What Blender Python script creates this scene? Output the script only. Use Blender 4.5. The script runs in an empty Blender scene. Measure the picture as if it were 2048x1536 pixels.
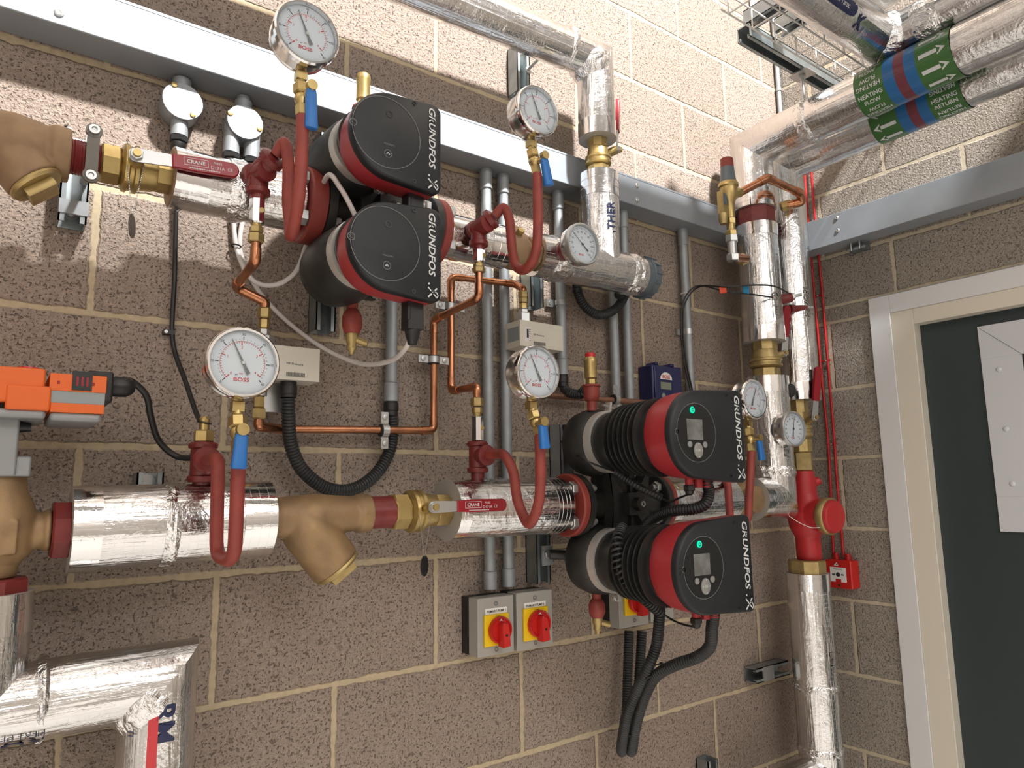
import bpy, bmesh, math, random
from mathutils import Vector, Matrix, noise
random.seed(7)
SC=bpy.context.scene
COL=SC.collection
pi=math.pi
def V(*a): return Vector(a)
X,Y,Z=V(1,0,0),V(0,1,0),V(0,0,1)
# ---------------------------------------------------------------- camera (fitted to the block courses, 0.225 m each)
FPX=1414.29; YAW,PIT,ROL=0.6334124,0.1461403,-0.0158128
CAM=V(-2.2361293,-1.3646891,-0.0805138)
def _rot():
    F=V(math.sin(YAW)*math.cos(PIT),math.cos(YAW)*math.cos(PIT),math.sin(PIT))
    R=V(math.cos(YAW),-math.sin(YAW),0); U=R.cross(F)
    c,s=math.cos(ROL),math.sin(ROL)
    return c*R+s*U,-s*R+c*U,F
CR,CU,CF=_rot()
def ray(x,y): return CF+(x-1024)/FPX*CR-(y-768)/FPX*CU
def P(x,y,d=0.0):
    "point at pixel x,y on the plane d metres in front of the left wall"
    q=ray(x,y); return CAM+q*((-d-CAM.y)/q.y)
def PR(x,y,d=0.0):
    "same for the right wall"
    q=ray(x,y); return CAM+q*((-d-CAM.x)/q.x)
cd=bpy.data.cameras.new('camera'); cam=bpy.data.objects.new('camera',cd); COL.objects.link(cam)
m=Matrix((CR,CU,-CF)).transposed().to_4x4(); m.translation=CAM; cam.matrix_world=m
cd.sensor_fit='HORIZONTAL'; cd.sensor_width=36; cd.lens=36*FPX/2048; cd.clip_start=.02
SC.camera=cam
# ---------------------------------------------------------------- materials
M={}
def mat(n,col,metal=0,rough=.5,bump=None,spec=None,emit=None,var=None,coat=0):
    m=bpy.data.materials.new(n); m.use_nodes=True; nt=m.node_tree; b=nt.nodes['Principled BSDF']
    b.inputs['Base Color'].default_value=(*col,1); b.inputs['Metallic'].default_value=metal; b.inputs['Roughness'].default_value=rough
    if spec is not None: b.inputs['Specular IOR Level'].default_value=spec
    if coat: b.inputs['Coat Weight'].default_value=coat
    if emit: b.inputs['Emission Color'].default_value=(*emit[0],1); b.inputs['Emission Strength'].default_value=emit[1]
    tc=nt.nodes.new('ShaderNodeTexCoord')
    if bump:
        sc,st,ds=bump; nz=nt.nodes.new('ShaderNodeTexNoise'); nz.inputs['Scale'].default_value=sc; nz.inputs['Detail'].default_value=4
        bp=nt.nodes.new('ShaderNodeBump'); bp.inputs['Strength'].default_value=st; bp.inputs['Distance'].default_value=ds
        nt.links.new(tc.outputs['Object'],nz.inputs['Vector']); nt.links.new(nz.outputs['Fac'],bp.inputs['Height']); nt.links.new(bp.outputs['Normal'],b.inputs['Normal'])
    if var:
        sc,c2,lo,hi=var; nz=nt.nodes.new('ShaderNodeTexNoise'); nz.inputs['Scale'].default_value=sc; nz.inputs['Detail'].default_value=6
        rp=nt.nodes.new('ShaderNodeValToRGB'); rp.color_ramp.elements[0].position=lo; rp.color_ramp.elements[1].position=hi
        rp.color_ramp.elements[0].color=(*col,1); rp.color_ramp.elements[1].color=(*c2,1)
        nt.links.new(tc.outputs['Object'],nz.inputs['Vector']); nt.links.new(nz.outputs['Fac'],rp.inputs['Fac']); nt.links.new(rp.outputs['Color'],b.inputs['Base Color'])
    M[n]=m; return m
mat('galv',(.31,.33,.345),.5,.55,bump=(60,.12,.002),var=(35,(.36,.39,.41),.35,.7))
mat('trunk',(.34,.37,.40),.3,.55,bump=(14,.08,.004),var=(9,(.28,.31,.345),.3,.75),spec=.25)
mat('darkcast',(.13,.12,.105),.4,.5)
mat('bandmetal',(.62,.60,.56),.5,.42)
mat('zinc',(.50,.51,.505),.85,.36)
mat('steel',(.72,.71,.69),.95,.2,bump=(20,.05,.002))
mat('chrome',(.80,.80,.80),1,.1)
mat('strut',(.38,.42,.43),.85,.4,var=(30,(.26,.30,.31),.35,.7))
mat('brass',(.50,.38,.16),.85,.34,var=(40,(.40,.29,.12),.4,.7),bump=(70,.06,.001))
mat('brassdull',(.47,.36,.16),.75,.45,var=(45,(.36,.27,.12),.4,.7),bump=(120,.15,.001))
mat('bronze',(.33,.215,.105),.35,.52,var=(22,(.21,.135,.075),.35,.72),bump=(260,.25,.0008))
mat('bronzedark',(.24,.150,.085),.25,.58,var=(30,(.29,.19,.10),.4,.7),bump=(160,.2,.001))
mat('copper',(.56,.25,.13),.95,.27,var=(28,(.36,.16,.09),.42,.7),bump=(60,.05,.001))
mat('copperdull',(.33,.17,.11),.7,.5,var=(30,(.24,.13,.09),.4,.7))
mat('primer',(.26,.042,.030),0,.55,bump=(110,.2,.001),var=(30,(.20,.032,.026),.38,.7))
mat('primerdark',(.15,.016,.016),0,.38,bump=(160,.15,.001),var=(40,(.19,.028,.024),.4,.7))
mat('pumpred',(.36,.024,.032),0,.42,bump=(300,.06,.0005),var=(9,(.40,.07,.07),.52,.78))
mat('pumpblack',(.013,.014,.014),0,.45,bump=(160,.18,.001),var=(14,(.035,.033,.028),.45,.75))
mat('covergrey',(.010,.012,.0145),0,.46,bump=(500,.1,.0004),var=(12,(.016,.018,.021),.4,.75),spec=.4)
mat('coverdark',(.008,.009,.010),0,.36)
mat('greyprint',(.16,.165,.165),0,.5)
mat('black',(.010,.010,.011),0,.42)
mat('blackflex',(.016,.017,.018),0,.48,var=(20,(.030,.032,.034),.4,.7))
mat('rubber',(.02,.02,.02),0,.7)
mat('white',(.78,.78,.76),0,.5)
mat('print',(.62,.64,.65),0,.5)
mat('ink',(.02,.02,.025),0,.5)
mat('navyink',(.012,.018,.07),0,.45)
mat('greyink',(.22,.21,.20),.1,.5)
mat('dial',(.66,.71,.78),0,.6)
mat('dialred',(.55,.04,.05),0,.5)
mat('blue',(.020,.15,.46),0,.4)
mat('bluebox',(.016,.020,.085),0,.35)
mat('navy',(.012,.016,.06),0,.4)
mat('lcd',(.20,.22,.17),0,.2)
mat('screen',(.12,.125,.12),0,.12,var=(26,(.19,.195,.19),.4,.6))
mat('button',(.26,.26,.25),.1,.4)
mat('greenled',(.0,.5,.35),0,.3,emit=((.0,.62,.33),.9))
mat('beige',(.60,.57,.49),0,.45)
mat('orange',(.66,.115,.012),0,.42,bump=(250,.06,.0005))
mat('castgrey',(.27,.28,.285),.35,.5,bump=(190,.15,.001))
mat('midgrey',(.25,.28,.285),0,.5)
mat('isogrey',(.34,.33,.30),0,.42)
mat('yellow',(.78,.52,.006),0,.4)
mat('knobred',(.52,.016,.014),0,.3)
mat('firered',(.44,.012,.014),0,.35)
mat('drvred',(.42,.018,.022),0,.45,bump=(120,.2,.001))
mat('leverred',(.27,.010,.018),0,.3)
mat('cablewhite',(.66,.62,.60),0,.45)
mat('pvcgrey',(.10,.125,.145),0,.35)
mat('frame',(.66,.62,.53),0,.4,bump=(12,.04,.003))
mat('framewhite',(.66,.67,.68),0,.4,bump=(12,.04,.003))
mat('doordark',(.022,.034,.036),0,.5,bump=(260,.12,.0006))
mat('doorplate',(.56,.58,.61),0,.35)
mat('bandgreen',(.045,.135,.035),0,.32)
mat('bandblue',(.020,.125,.33),0,.32)
mat('bandred',(.155,.035,.05),0,.32)
mat('conc',(.42,.40,.37),0,.8,bump=(30,.2,.003))
mat('paint',(.42,.39,.36),0,.7)
mat('tag',(.012,.012,.012),0,.4)
mat('tagbrown',(.10,.085,.07),.5,.4)
mat('orangetape',(.75,.10,.05),0,.5)
mat('bluetape',(.02,.20,.36),0,.4)
def glass():
    m=bpy.data.materials.new('glass'); m.use_nodes=True; nt=m.node_tree; nt.nodes.clear()
    o=nt.nodes.new('ShaderNodeOutputMaterial'); t=nt.nodes.new('ShaderNodeBsdfTransparent'); g=nt.nodes.new('ShaderNodeBsdfGlossy'); x=nt.nodes.new('ShaderNodeMixShader'); f=nt.nodes.new('ShaderNodeFresnel')
    t.inputs[0].default_value=(.97,.98,.98,1); g.inputs['Roughness'].default_value=.03; f.inputs[0].default_value=1.45
    ge=nt.nodes.new('ShaderNodeNewGeometry'); mu=nt.nodes.new('ShaderNodeMath'); mu.operation='MULTIPLY'; iv=nt.nodes.new('ShaderNodeMath'); iv.operation='SUBTRACT'; iv.inputs[0].default_value=1; nt.links.new(ge.outputs['Backfacing'],iv.inputs[1]); nt.links.new(iv.outputs[0],mu.inputs[0]); nt.links.new(f.outputs[0],mu.inputs[1])
    nt.links.new(mu.outputs[0],x.inputs[0]); nt.links.new(t.outputs[0],x.inputs[1]); nt.links.new(g.outputs[0],x.inputs[2]); nt.links.new(x.outputs[0],o.inputs[0]); M['glass']=m
glass()
def foil(n,col,rough,st,grid,CR_=.5):
    m=bpy.data.materials.new(n); m.use_nodes=True; nt=m.node_tree; N=nt.nodes; L=nt.links; b=N['Principled BSDF']
    b.inputs['Metallic'].default_value=1; b.inputs['Base Color'].default_value=(*col,1)
    tc=N.new('ShaderNodeTexCoord'); uv=N.new('ShaderNodeUVMap'); uv.uv_map='uv'
    def nz(s,d,dist=0,src=None):
        t=N.new('ShaderNodeTexNoise'); t.inputs['Scale'].default_value=s; t.inputs['Detail'].default_value=d; t.inputs['Distortion'].default_value=dist
        L.new(src or tc.outputs['Object'],t.inputs['Vector']); return t.outputs['Fac']
    def mth(op,a,bb=None):
        t=N.new('ShaderNodeMath'); t.operation=op
        for i,v in enumerate((a,bb)):
            if v is None: continue
            if isinstance(v,(int,float)): t.inputs[i].default_value=v
            else: L.new(v,t.inputs[i])
        return t.outputs[0]
    sx=N.new('ShaderNodeSeparateXYZ'); L.new(uv.outputs[0],sx.inputs[0])
    def line(c,p,w):
        f=mth('FRACT',mth('DIVIDE',c,p)); f=mth('ABSOLUTE',mth('SUBTRACT',f,.5)); return mth('GREATER_THAN',f,.5-w)
    g=mth('MAXIMUM',line(sx.outputs[0],.0125,.045),line(sx.outputs[1],.0125,.045))
    mp=N.new('ShaderNodeMapping'); L.new(uv.outputs[0],mp.inputs[0]); mp.inputs['Scale'].default_value=(5,75,1)
    streak=nz(1,5,.3,mp.outputs[0])
    crump=nz(26,3,1.4); fine=nz(170,3,.6)
    h=mth('ADD',mth('MULTIPLY',crump,CR_),mth('ADD',mth('MULTIPLY',streak,1.0),mth('ADD',mth('MULTIPLY',fine,.16),mth('MULTIPLY',g,.06*grid))))
    bp=N.new('ShaderNodeBump'); bp.inputs['Strength'].default_value=st; bp.inputs['Distance'].default_value=.006; L.new(h,bp.inputs['Height']); L.new(bp.outputs[0],b.inputs['Normal'])
    rr=mth('ADD',mth('MULTIPLY',nz(40,2),.14),rough-.07); L.new(rr,b.inputs['Roughness'])
    M[n]=m
foil('foil',(.75,.75,.75),.17,.5,1)
foil('foilcrush',(.82,.82,.82),.17,1.0,0,1.2)
foil('foilband',(.84,.84,.85),.11,.16,0)
mat('foam',(.50,.48,.45),.5,.5)
def blockwall(n,c1,c2,mort):
    m=bpy.data.materials.new(n); m.use_nodes=True; nt=m.node_tree; N=nt.nodes; L=nt.links; b=N['Principled BSDF']; b.inputs['Roughness'].default_value=.92; b.inputs['Specular IOR Level'].default_value=.2
    tc=N.new('ShaderNodeTexCoord')
    def mth(op,a,bb=None,cl=False):
        t=N.new('ShaderNodeMath'); t.operation=op; t.use_clamp=cl
        for i,v in enumerate((a,bb)):
            if v is None: continue
            if isinstance(v,(int,float)): t.inputs[i].default_value=v
            else: L.new(v,t.inputs[i])
        return t.outputs[0]
    def uvn(nm):
        u=N.new('ShaderNodeUVMap'); u.uv_map=nm; s=N.new('ShaderNodeSeparateXYZ'); L.new(u.outputs[0],s.inputs[0]); return s.outputs
    p=uvn('pos'); hh=uvn('half'); rn=uvn('rnd')
    def nz(s,d=3,dist=0):
        t=N.new('ShaderNodeTexNoise'); t.inputs['Scale'].default_value=s; t.inputs['Detail'].default_value=d; t.inputs['Distortion'].default_value=dist; L.new(tc.outputs['Object'],t.inputs['Vector']); return t.outputs['Fac']
    def ramp(f,a,bb):
        t=N.new('ShaderNodeMapRange'); t.inputs['From Min'].default_value=a; t.inputs['From Max'].default_value=bb; L.new(f,t.inputs['Value']); return t.outputs[0]
    dist=mth('MINIMUM',mth('SUBTRACT',hh[0],mth('ABSOLUTE',p[0])),mth('SUBTRACT',hh[1],mth('ABSOLUTE',p[1])))
    dist=mth('ADD',dist,mth('MULTIPLY',mth('SUBTRACT',nz(55,4),.5),.008))
    dist=mth('ADD',dist,mth('MULTIPLY',mth('SUBTRACT',nz(9,2),.5),.010))
    mask=ramp(dist,.0045,.0075)
    nb=nz(215,2,.25); nf=nz(380,3,.2); nl=nz(16,3)
    pit=ramp(nb,.40,.325); pit2=ramp(nz(105,3,.35),.37,.30)
    holes=mth('MAXIMUM',pit,mth('MULTIPLY',pit2,.85))
    mixc=N.new('ShaderNodeMixRGB'); mixc.inputs[1].default_value=(*c1,1); mixc.inputs[2].default_value=(*c2,1)
    L.new(mth('ADD',mth('MULTIPLY',nl,.7),mth('MULTIPLY',rn[0],.5),True),mixc.inputs[0])
    gr=N.new('ShaderNodeMixRGB'); gr.blend_type='MULTIPLY'; gr.inputs[0].default_value=1; L.new(mixc.outputs[0],gr.inputs[1])
    g2=mth('ADD',mth('MULTIPLY',nf,.8),mth('ADD',mth('MULTIPLY',nz(120,2),.7),.25)); cc=N.new('ShaderNodeCombineXYZ'); [L.new(g2,cc.inputs[i]) for i in range(3)]; L.new(cc.outputs[0],gr.inputs[2])
    hk=N.new('ShaderNodeMixRGB'); L.new(mth('MULTIPLY',holes,.45),hk.inputs[0]); L.new(gr.outputs[0],hk.inputs[1]); hk.inputs[2].default_value=(.035,.026,.020,1)
    mm=N.new('ShaderNodeMixRGB'); mm.blend_type='MULTIPLY'; mm.inputs[0].default_value=1; mm.inputs[1].default_value=(*mort,1)
    g3=mth('ADD',mth('MULTIPLY',nz(80,4),.5),.75); c3=N.new('ShaderNodeCombineXYZ'); [L.new(g3,c3.inputs[i]) for i in range(3)]; L.new(c3.outputs[0],mm.inputs[2])
    fin=N.new('ShaderNodeMixRGB'); L.new(mask,fin.inputs[0]); L.new(mm.outputs[0],fin.inputs[1]); L.new(hk.outputs[0],fin.inputs[2]); L.new(fin.outputs[0],b.inputs['Base Color'])
    hb=mth('SUBTRACT',mth('MULTIPLY',nf,.35),mth('MULTIPLY',holes,.9)); hb=mth('ADD',hb,mth('MULTIPLY',nz(170,3,.2),.8))
    hm=mth('ADD',mth('MULTIPLY',nz(70,4),.18),-.25)
    mx=N.new('ShaderNodeMix'); mx.data_type='FLOAT'; L.new(mask,mx.inputs[0]); L.new(hm,mx.inputs[2]); L.new(hb,mx.inputs[3])
    bp=N.new('ShaderNodeBump'); bp.inputs['Strength'].default_value=1.0; bp.inputs['Distance'].default_value=.0048; L.new(mx.outputs[0],bp.inputs['Height']); L.new(bp.outputs[0],b.inputs['Normal'])
    M[n]=m
blockwall('blockbrown',(.285,.222,.180),(.35,.285,.24),(.47,.385,.265))
blockwall('blockcool',(.28,.245,.205),(.345,.31,.27),(.47,.41,.31))  # same blocks, the right wall's cool light put into a greyer colour
# ---------------------------------------------------------------- mesh builder
def frame(ax,ref=None):
    ax=ax.normalized(); ref=ref or (Z if abs(ax.z)<.9 else Y)
    u=(ref-ax*ref.dot(ax)).normalized(); return u,ax.cross(u)
TXT={}
def txtmesh(s,bold):
    k=(s,bold)
    if k not in TXT:
        c=bpy.data.curves.new('t','FONT'); c.body=s; c.offset=.018 if bold else 0; c.resolution_u=3; c.size=1
        o=bpy.data.objects.new('t',c); me=bpy.data.meshes.new_from_object(o)
        vs=[tuple(v.co) for v in me.vertices]; fs=[tuple(p.vertices) for p in me.polygons]
        TXT[k]=(vs,fs); bpy.data.objects.remove(o); bpy.data.curves.remove(c); bpy.data.meshes.remove(me)
    return TXT[k]
class MB:
    def __init__(s): s.v=[];s.f=[];s.m=[];s.uv=[]
    def add(s,vs,fs,mi=0,uv=None):
        o=len(s.v); s.v+=[Vector(v) for v in vs]
        for i,f in enumerate(fs): s.f.append(tuple(o+j for j in f)); s.m.append(mi); s.uv.append(uv[i] if uv else None)
        return s
    def box(s,c,sz,mi=0,ux=X,uy=Y,uz=Z):
        c=Vector(c); a,b,d=ux*sz[0]/2,uy*sz[1]/2,uz*sz[2]/2
        vs=[c+a*i+b*j+d*k for i in(-1,1) for j in(-1,1) for k in(-1,1)]
        return s.add(vs,[(0,1,3,2),(4,6,7,5),(0,4,5,1),(2,3,7,6),(0,2,6,4),(1,5,7,3)],mi)
    def bb(s,x0,x1,d0,d1,z0,z1,mi=0):
        return s.box(((x0+x1)/2,-(d0+d1)/2,(z0+z1)/2),(abs(x1-x0),abs(d1-d0),abs(z1-z0)),mi)
    def lathe(s,o,ax,prof,n=28,mi=0,ref=None,rot=0,ms=None,cap=True):
        ax=ax.normalized(); u,w=frame(ax,ref); vs=[];fs=[];mm=[]
        for t,r in prof:
            r=max(r,1e-5)
            for i in range(n):
                a=2*pi*i/n+rot; vs.append(o+ax*t+(u*math.cos(a)+w*math.sin(a))*r)
        for k in range(len(prof)-1):
            for i in range(n):
                j=(i+1)%n; fs.append((k*n+i,k*n+j,(k+1)*n+j,(k+1)*n+i)); mm.append(ms[k] if ms else mi)
        if cap:
            fs.append(tuple(range(n))[::-1]); mm.append(ms[0] if ms else mi)
            q=(len(prof)-1)*n; fs.append(tuple(range(q,q+n))); mm.append(ms[-1] if ms else mi)
        b=len(s.v); s.v+=vs
        for f,k in zip(fs,mm): s.f.append(tuple(b+j for j in f)); s.m.append(k); s.uv.append(None)
        return s
    def cyl(s,a,b,r,n=24,mi=0,r2=None): return s.lathe(a,b-a,[(0,r),((b-a).length,r if r2 is None else r2)],n,mi)
    def hexn(s,o,ax,h,af,mi=0,n=6,ref=None,rot=0):
        r=af/2/math.cos(pi/n); c=min(h*.12,.0025); return s.lathe(o,ax,[(0,r-c),(c,r),(h-c,r),(h,r-c)],n,mi,ref,rot)
    def tube(s,pts,r,n=12,mi=0,wob=0,ws=18,capmi=None):
        pts=[Vector(p) for p in pts]; k=len(pts); rs=r if isinstance(r,(list,tuple)) else [r]*k
        T=[(pts[i+1]-pts[i]).normalized() for i in range(k-1)]
        u,w=frame(T[0]); vs=[];L=0;us=[]
        for i in range(k):
            ti=T[max(i-1,0)]; to=T[min(i,k-2)]
            if i>0 and i<k-1 or i==k-1:
                t0=T[max(i-2,0)]; ax=t0.cross(ti)
                if ax.length>1e-7:
                    R=Matrix.Rotation(t0.angle(ti),3,ax); u=R@u; w=R@w
            b=(ti+to).normalized() if (ti+to).length>1e-5 else ti
            if i: L+=(pts[i]-pts[i-1]).length
            us.append(L)
            for j in range(n):
                a=2*pi*j/n; q=(u*math.cos(a)+w*math.sin(a))*rs[i]
                den=ti.dot(b)
                if den>.2: q=q-ti*(q.dot(b)/den)
                p=pts[i]+q
                if wob:
                    p=p+q.normalized()*wob*(noise.noise(p*ws)+.5*noise.noise(p*ws*2.7))
                vs.append(p)
        fs=[];uv=[]
        for i in range(k-1):
            for j in range(n):
                j2=(j+1)%n; fs.append((i*n+j,i*n+j2,(i+1)*n+j2,(i+1)*n+j))
                a0=2*pi*j/n*rs[i]; a1=2*pi*(j+1)/n*rs[i]; uv.append(((us[i],a0),(us[i],a1),(us[i+1],a1),(us[i+1],a0)))
        q=(k-1)*n; fs.append(tuple(range(n))[::-1]); uv.append(None); fs.append(tuple(range(q,q+n))); uv.append(None)
        s.add(vs,fs,mi,uv)
        if capmi is not None: s.m[-1]=s.m[-2]=capmi
        return s
    def prism(s,poly,o,u,v,w,h,mi=0,mcap=None,inset=0):
        n=len(poly); o=Vector(o)
        lv=[(0,0),(h,0)] if not inset else [(0,0),(h-inset,0),(h,inset)]
        cx=sum(p[0] for p in poly)/n; cy=sum(p[1] for p in poly)/n; vs=[]
        for t,ins in lv:
            for a,b in poly:
                l=math.hypot(a-cx,b-cy) or 1; k=1-ins/l
                vs.append(o+u*(cx+(a-cx)*k)+v*(cy+(b-cy)*k)+w*t)
        fs=[]
        for q in range(len(lv)-1):
            for i in range(n):
                j=(i+1)%n; fs.append((q*n+i,q*n+j,q*n+n+j,q*n+n+i))
        s.add(vs,fs,mi); b=len(s.v)-len(vs)
        s.f.append(tuple(b+i for i in range(n))[::-1]); s.m.append(mi); s.uv.append(None)
        q=(len(lv)-1)*n; s.f.append(tuple(b+q+i for i in range(n))); s.m.append(mi if mcap is None else mcap); s.uv.append(None)
        return s
    def text(s,t,o,u,v,size,mi=1,bold=False,shear=0,align='c',bend=None,squash=1):
        vs,fs=txtmesh(t,bold)
        if not vs: return s
        x0=min(p[0] for p in vs); x1=max(p[0] for p in vs); y0=min(p[1] for p in vs); y1=max(p[1] for p in vs)
        dx={'c':-(x0+x1)/2,'l':-x0,'r':-x1}[align]; dy=-(y0+y1)/2
        L=[((p[0]+dx+shear*(p[1]+dy))*size*squash,(p[1]+dy)*size) for p in vs]
        if bend: w=[bend(a,b) for a,b in L]
        else: o=Vector(o); w=[o+u*a+v*b for a,b in L]
        return s.add(w,fs,mi)
    def torus(s,c,ax,R,r,n=32,k=8,mi=0):
        u,w=frame(ax); pts=[]
        vs=[];fs=[]
        for i in range(n):
            a=2*pi*i/n; q=u*math.cos(a)+w*math.sin(a)
            for j in range(k):
                b=2*pi*j/k; vs.append(c+q*(R+r*math.cos(b))+ax*(r*math.sin(b)))
        for i in range(n):
            for j in range(k):
                fs.append((i*k+j,((i+1)%n)*k+j,((i+1)%n)*k+(j+1)%k,i*k+(j+1)%k))
        return s.add(vs,fs,mi)
    def ring(s,c,u,v,r0,r1,n=40,mi=1,a0=0,a1=2*pi):
        vs=[];fs=[]
        for i in range(n+1):
            a=a0+(a1-a0)*i/n; q=u*math.cos(a)+v*math.sin(a); vs+=[c+q*r0,c+q*r1]
        for i in range(n): fs.append((2*i,2*i+1,2*i+3,2*i+2))
        return s.add(vs,fs,mi)
    def quad(s,pts,mi=1): return s.add(pts,[tuple(range(len(pts)))],mi)
    def sph(s,c,r,n=12,mi=0,sc=(1,1,1)):
        vs=[];fs=[];k=n//2
        for i in range(1,k):
            t=pi*i/k
            for j in range(n):
                a=2*pi*j/n; vs.append(c+V(math.sin(t)*math.cos(a)*sc[0],math.sin(t)*math.sin(a)*sc[1],math.cos(t)*sc[2])*r)
        vs+= [c+V(0,0,r*sc[2]),c-V(0,0,r*sc[2])]; q=len(vs)-2
        for i in range(k-2):
            for j in range(n): fs.append((i*n+j,(i+1)*n+j,(i+1)*n+(j+1)%n,i*n+(j+1)%n))
        for j in range(n): fs.append((q,j,(j+1)%n)); fs.append((q+1,(k-2)*n+(j+1)%n,(k-2)*n+j))
        return s.add(vs,fs,mi)
LOC={}
def mk(name,mb,mats,loc,ang=38,fix=True):
    me=bpy.data.meshes.new(name); me.from_pydata([v-loc for v in mb.v],[],mb.f); 
    if isinstance(mats,str): mats=[mats]
    for q in mats: me.materials.append(M[q])
    me.polygons.foreach_set('material_index',[min(i,len(mats)-1) for i in mb.m])
    if any(mb.uv):
        l=me.uv_layers.new(name='uv'); d=[0.0]*(2*len(me.loops))
        for p,u in zip(me.polygons,mb.uv):
            if u:
                for li,c in zip(p.loop_indices,u): d[2*li],d[2*li+1]=c
        l.data.foreach_set('uv',d)
    me.validate()
    if fix:
        bm=bmesh.new(); bm.from_mesh(me); bmesh.ops.recalc_face_normals(bm,faces=bm.faces); bm.to_mesh(me); bm.free()
    me.shade_smooth(); me.set_sharp_from_angle(angle=math.radians(ang))
    o=bpy.data.objects.new(name,me); COL.objects.link(o); return o
def tag(o,label,cat,group=None):
    o['label']=label; o['category']=cat
    if group: o['group']=group
    return o
def thing(name,label,cat,loc,group=None):
    o=bpy.data.objects.new(name,None); COL.objects.link(o); o.location=loc; o.empty_display_size=.03; LOC[o.name]=Vector(loc); return tag(o,label,cat,group)
def part(name,mb,mats,par,label=None,ang=38,bev=0):
    o=mk(name,mb,mats,LOC[par.name],ang); o.parent=par; LOC[o.name]=LOC[par.name]
    if label: o['label']=label
    if bev: bevel(o,bev)
    return o
def solo(name,mb,mats,label,cat,group=None,ang=38,bev=0):
    xs=[v.x for v in mb.v]; ys=[v.y for v in mb.v]; zs=[v.z for v in mb.v]
    loc=V((min(xs)+max(xs))/2,(min(ys)+max(ys))/2,min(zs))
    o=mk(name,mb,mats,loc,ang); o.location=loc; LOC[o.name]=loc
    if bev: bevel(o,bev)
    return tag(o,label,cat,group)
def bevel(o,w):
    b=o.modifiers.new('bevel','BEVEL'); b.width=w; b.segments=2; b.limit_method='ANGLE'; b.angle_limit=math.radians(40)
def blend(o,vox=.0024,it=7):
    r=o.modifiers.new('fuse','REMESH'); r.mode='VOXEL'; r.voxel_size=vox; r.use_smooth_shade=True
    m_=o.modifiers.new('soften','SMOOTH'); m_.factor=.5; m_.iterations=it; return o
def struct(name,mb,mats,par=None,ang=38):
    o=mk(name,mb,mats,V(0,0,0) if par is None else LOC[par.name],ang); LOC[o.name]=V(0,0,0); o['kind']='structure'
    if par: o.parent=par
    return o
def fil(pts,r,k=6):
    pts=[Vector(p) for p in pts]; out=[pts[0]]
    for i in range(1,len(pts)-1):
        p=pts[i]; a=(pts[i-1]-p); b=(pts[i+1]-p); la,lb=a.length,b.length; a.normalize(); b.normalize()
        an=a.angle(b)
        if an>pi-.05: out.append(p); continue
        rr=r[i-1] if isinstance(r,(list,tuple)) else r
        t=min(rr/math.tan(an/2),la*.49,lb*.49)
        p0,p1=p+a*t,p+b*t
        for j in range(k+1):
            s=j/k; out.append(p0*(1-s)**2+p*2*s*(1-s)+p1*s*s)
    out.append(pts[-1]); return out
def spl(pts,k=8):
    pts=[Vector(p) for p in pts]; q=[pts[0]*2-pts[1]]+pts+[pts[-1]*2-pts[-2]]; out=[]
    for i in range(1,len(q)-2):
        a,b,c,d=q[i-1:i+3]
        for j in range(k):
            t=j/k; out.append(.5*((2*b)+(c-a)*t+(2*a-5*b+4*c-d)*t*t+(3*b-3*c+d-a)*t**3))
    out.append(pts[-1]); return out
def sub(pts,step):
    out=[pts[0]]
    for a,b in zip(pts,pts[1:]):
        n=max(1,round((b-a).length/step))
        for i in range(1,n+1): out.append(a.lerp(b,i/n))
    return out
def resamp(pts,step):
    L=[0]
    for a,b in zip(pts,pts[1:]): L.append(L[-1]+(b-a).length)
    n=max(2,int(L[-1]/step)); out=[]; i=0
    for k in range(n+1):
        t=L[-1]*k/n
        while i<len(L)-2 and L[i+1]<t: i+=1
        s=(t-L[i])/max(L[i+1]-L[i],1e-9); out.append(pts[i].lerp(pts[i+1],min(1,max(0,s))))
    return out
def flexmb(pts,r,pitch=.0055,n=12,mb=None,mi=0):
    p=resamp(pts,pitch/3); rs=[r*(1.0 if i%3!=2 else .86) for i in range(len(p))]
    return (mb or MB()).tube(p,rs,n,mi)
LT=V(1,0,0); UP=V(0,0,1); OUT=V(0,-1,0)     # left-wall frame: right, up, out of the wall
KEY,FILL,STRIP=850,37,18
# ================================================================ SETTING
def wallcells(fn,a0,a1,rows,jA,opening=None):
    V_=[];F=[];U=[[],[],[]]
    def quad(x0,x1,z0,z1,cx,cz,hw,hh,r):
        if x1-x0<1e-5 or z1-z0<1e-5: return
        b=len(V_); c=[(x0,z0),(x1,z0),(x1,z1),(x0,z1)]
        for x,z in c: V_.append(fn(x,z)); U[0].append((x-cx,z-cz)); U[1].append((hw,hh)); U[2].append((r,0))
        F.append((b,b+1,b+2,b+3))
    for z0,z1,ph in rows:
        xs=[a0]+[x for x in [jA+ph*.225+.45*k for k in range(-12,14)] if a0+.03<x<a1-.03]+[a1]
        for x0,x1 in zip(xs,xs[1:]):
            r=random.random(); g=((x0+x1)/2,(z0+z1)/2,(x1-x0)/2,(z1-z0)/2,r)
            if opening and x1>opening[0] and x0<opening[1] and z1>opening[2] and z0<opening[3]:
                o0,o1=max(x0,opening[0]),min(x1,opening[1]); p0,p1=max(z0,opening[2]),min(z1,opening[3])
                quad(x0,o0,z0,z1,*g); quad(o1,x1,z0,z1,*g); quad(o0,o1,z0,p0,*g); quad(o0,o1,p1,z1,*g)
            else: quad(x0,x1,z0,z1,*g)
    return V_,F,U
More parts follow.
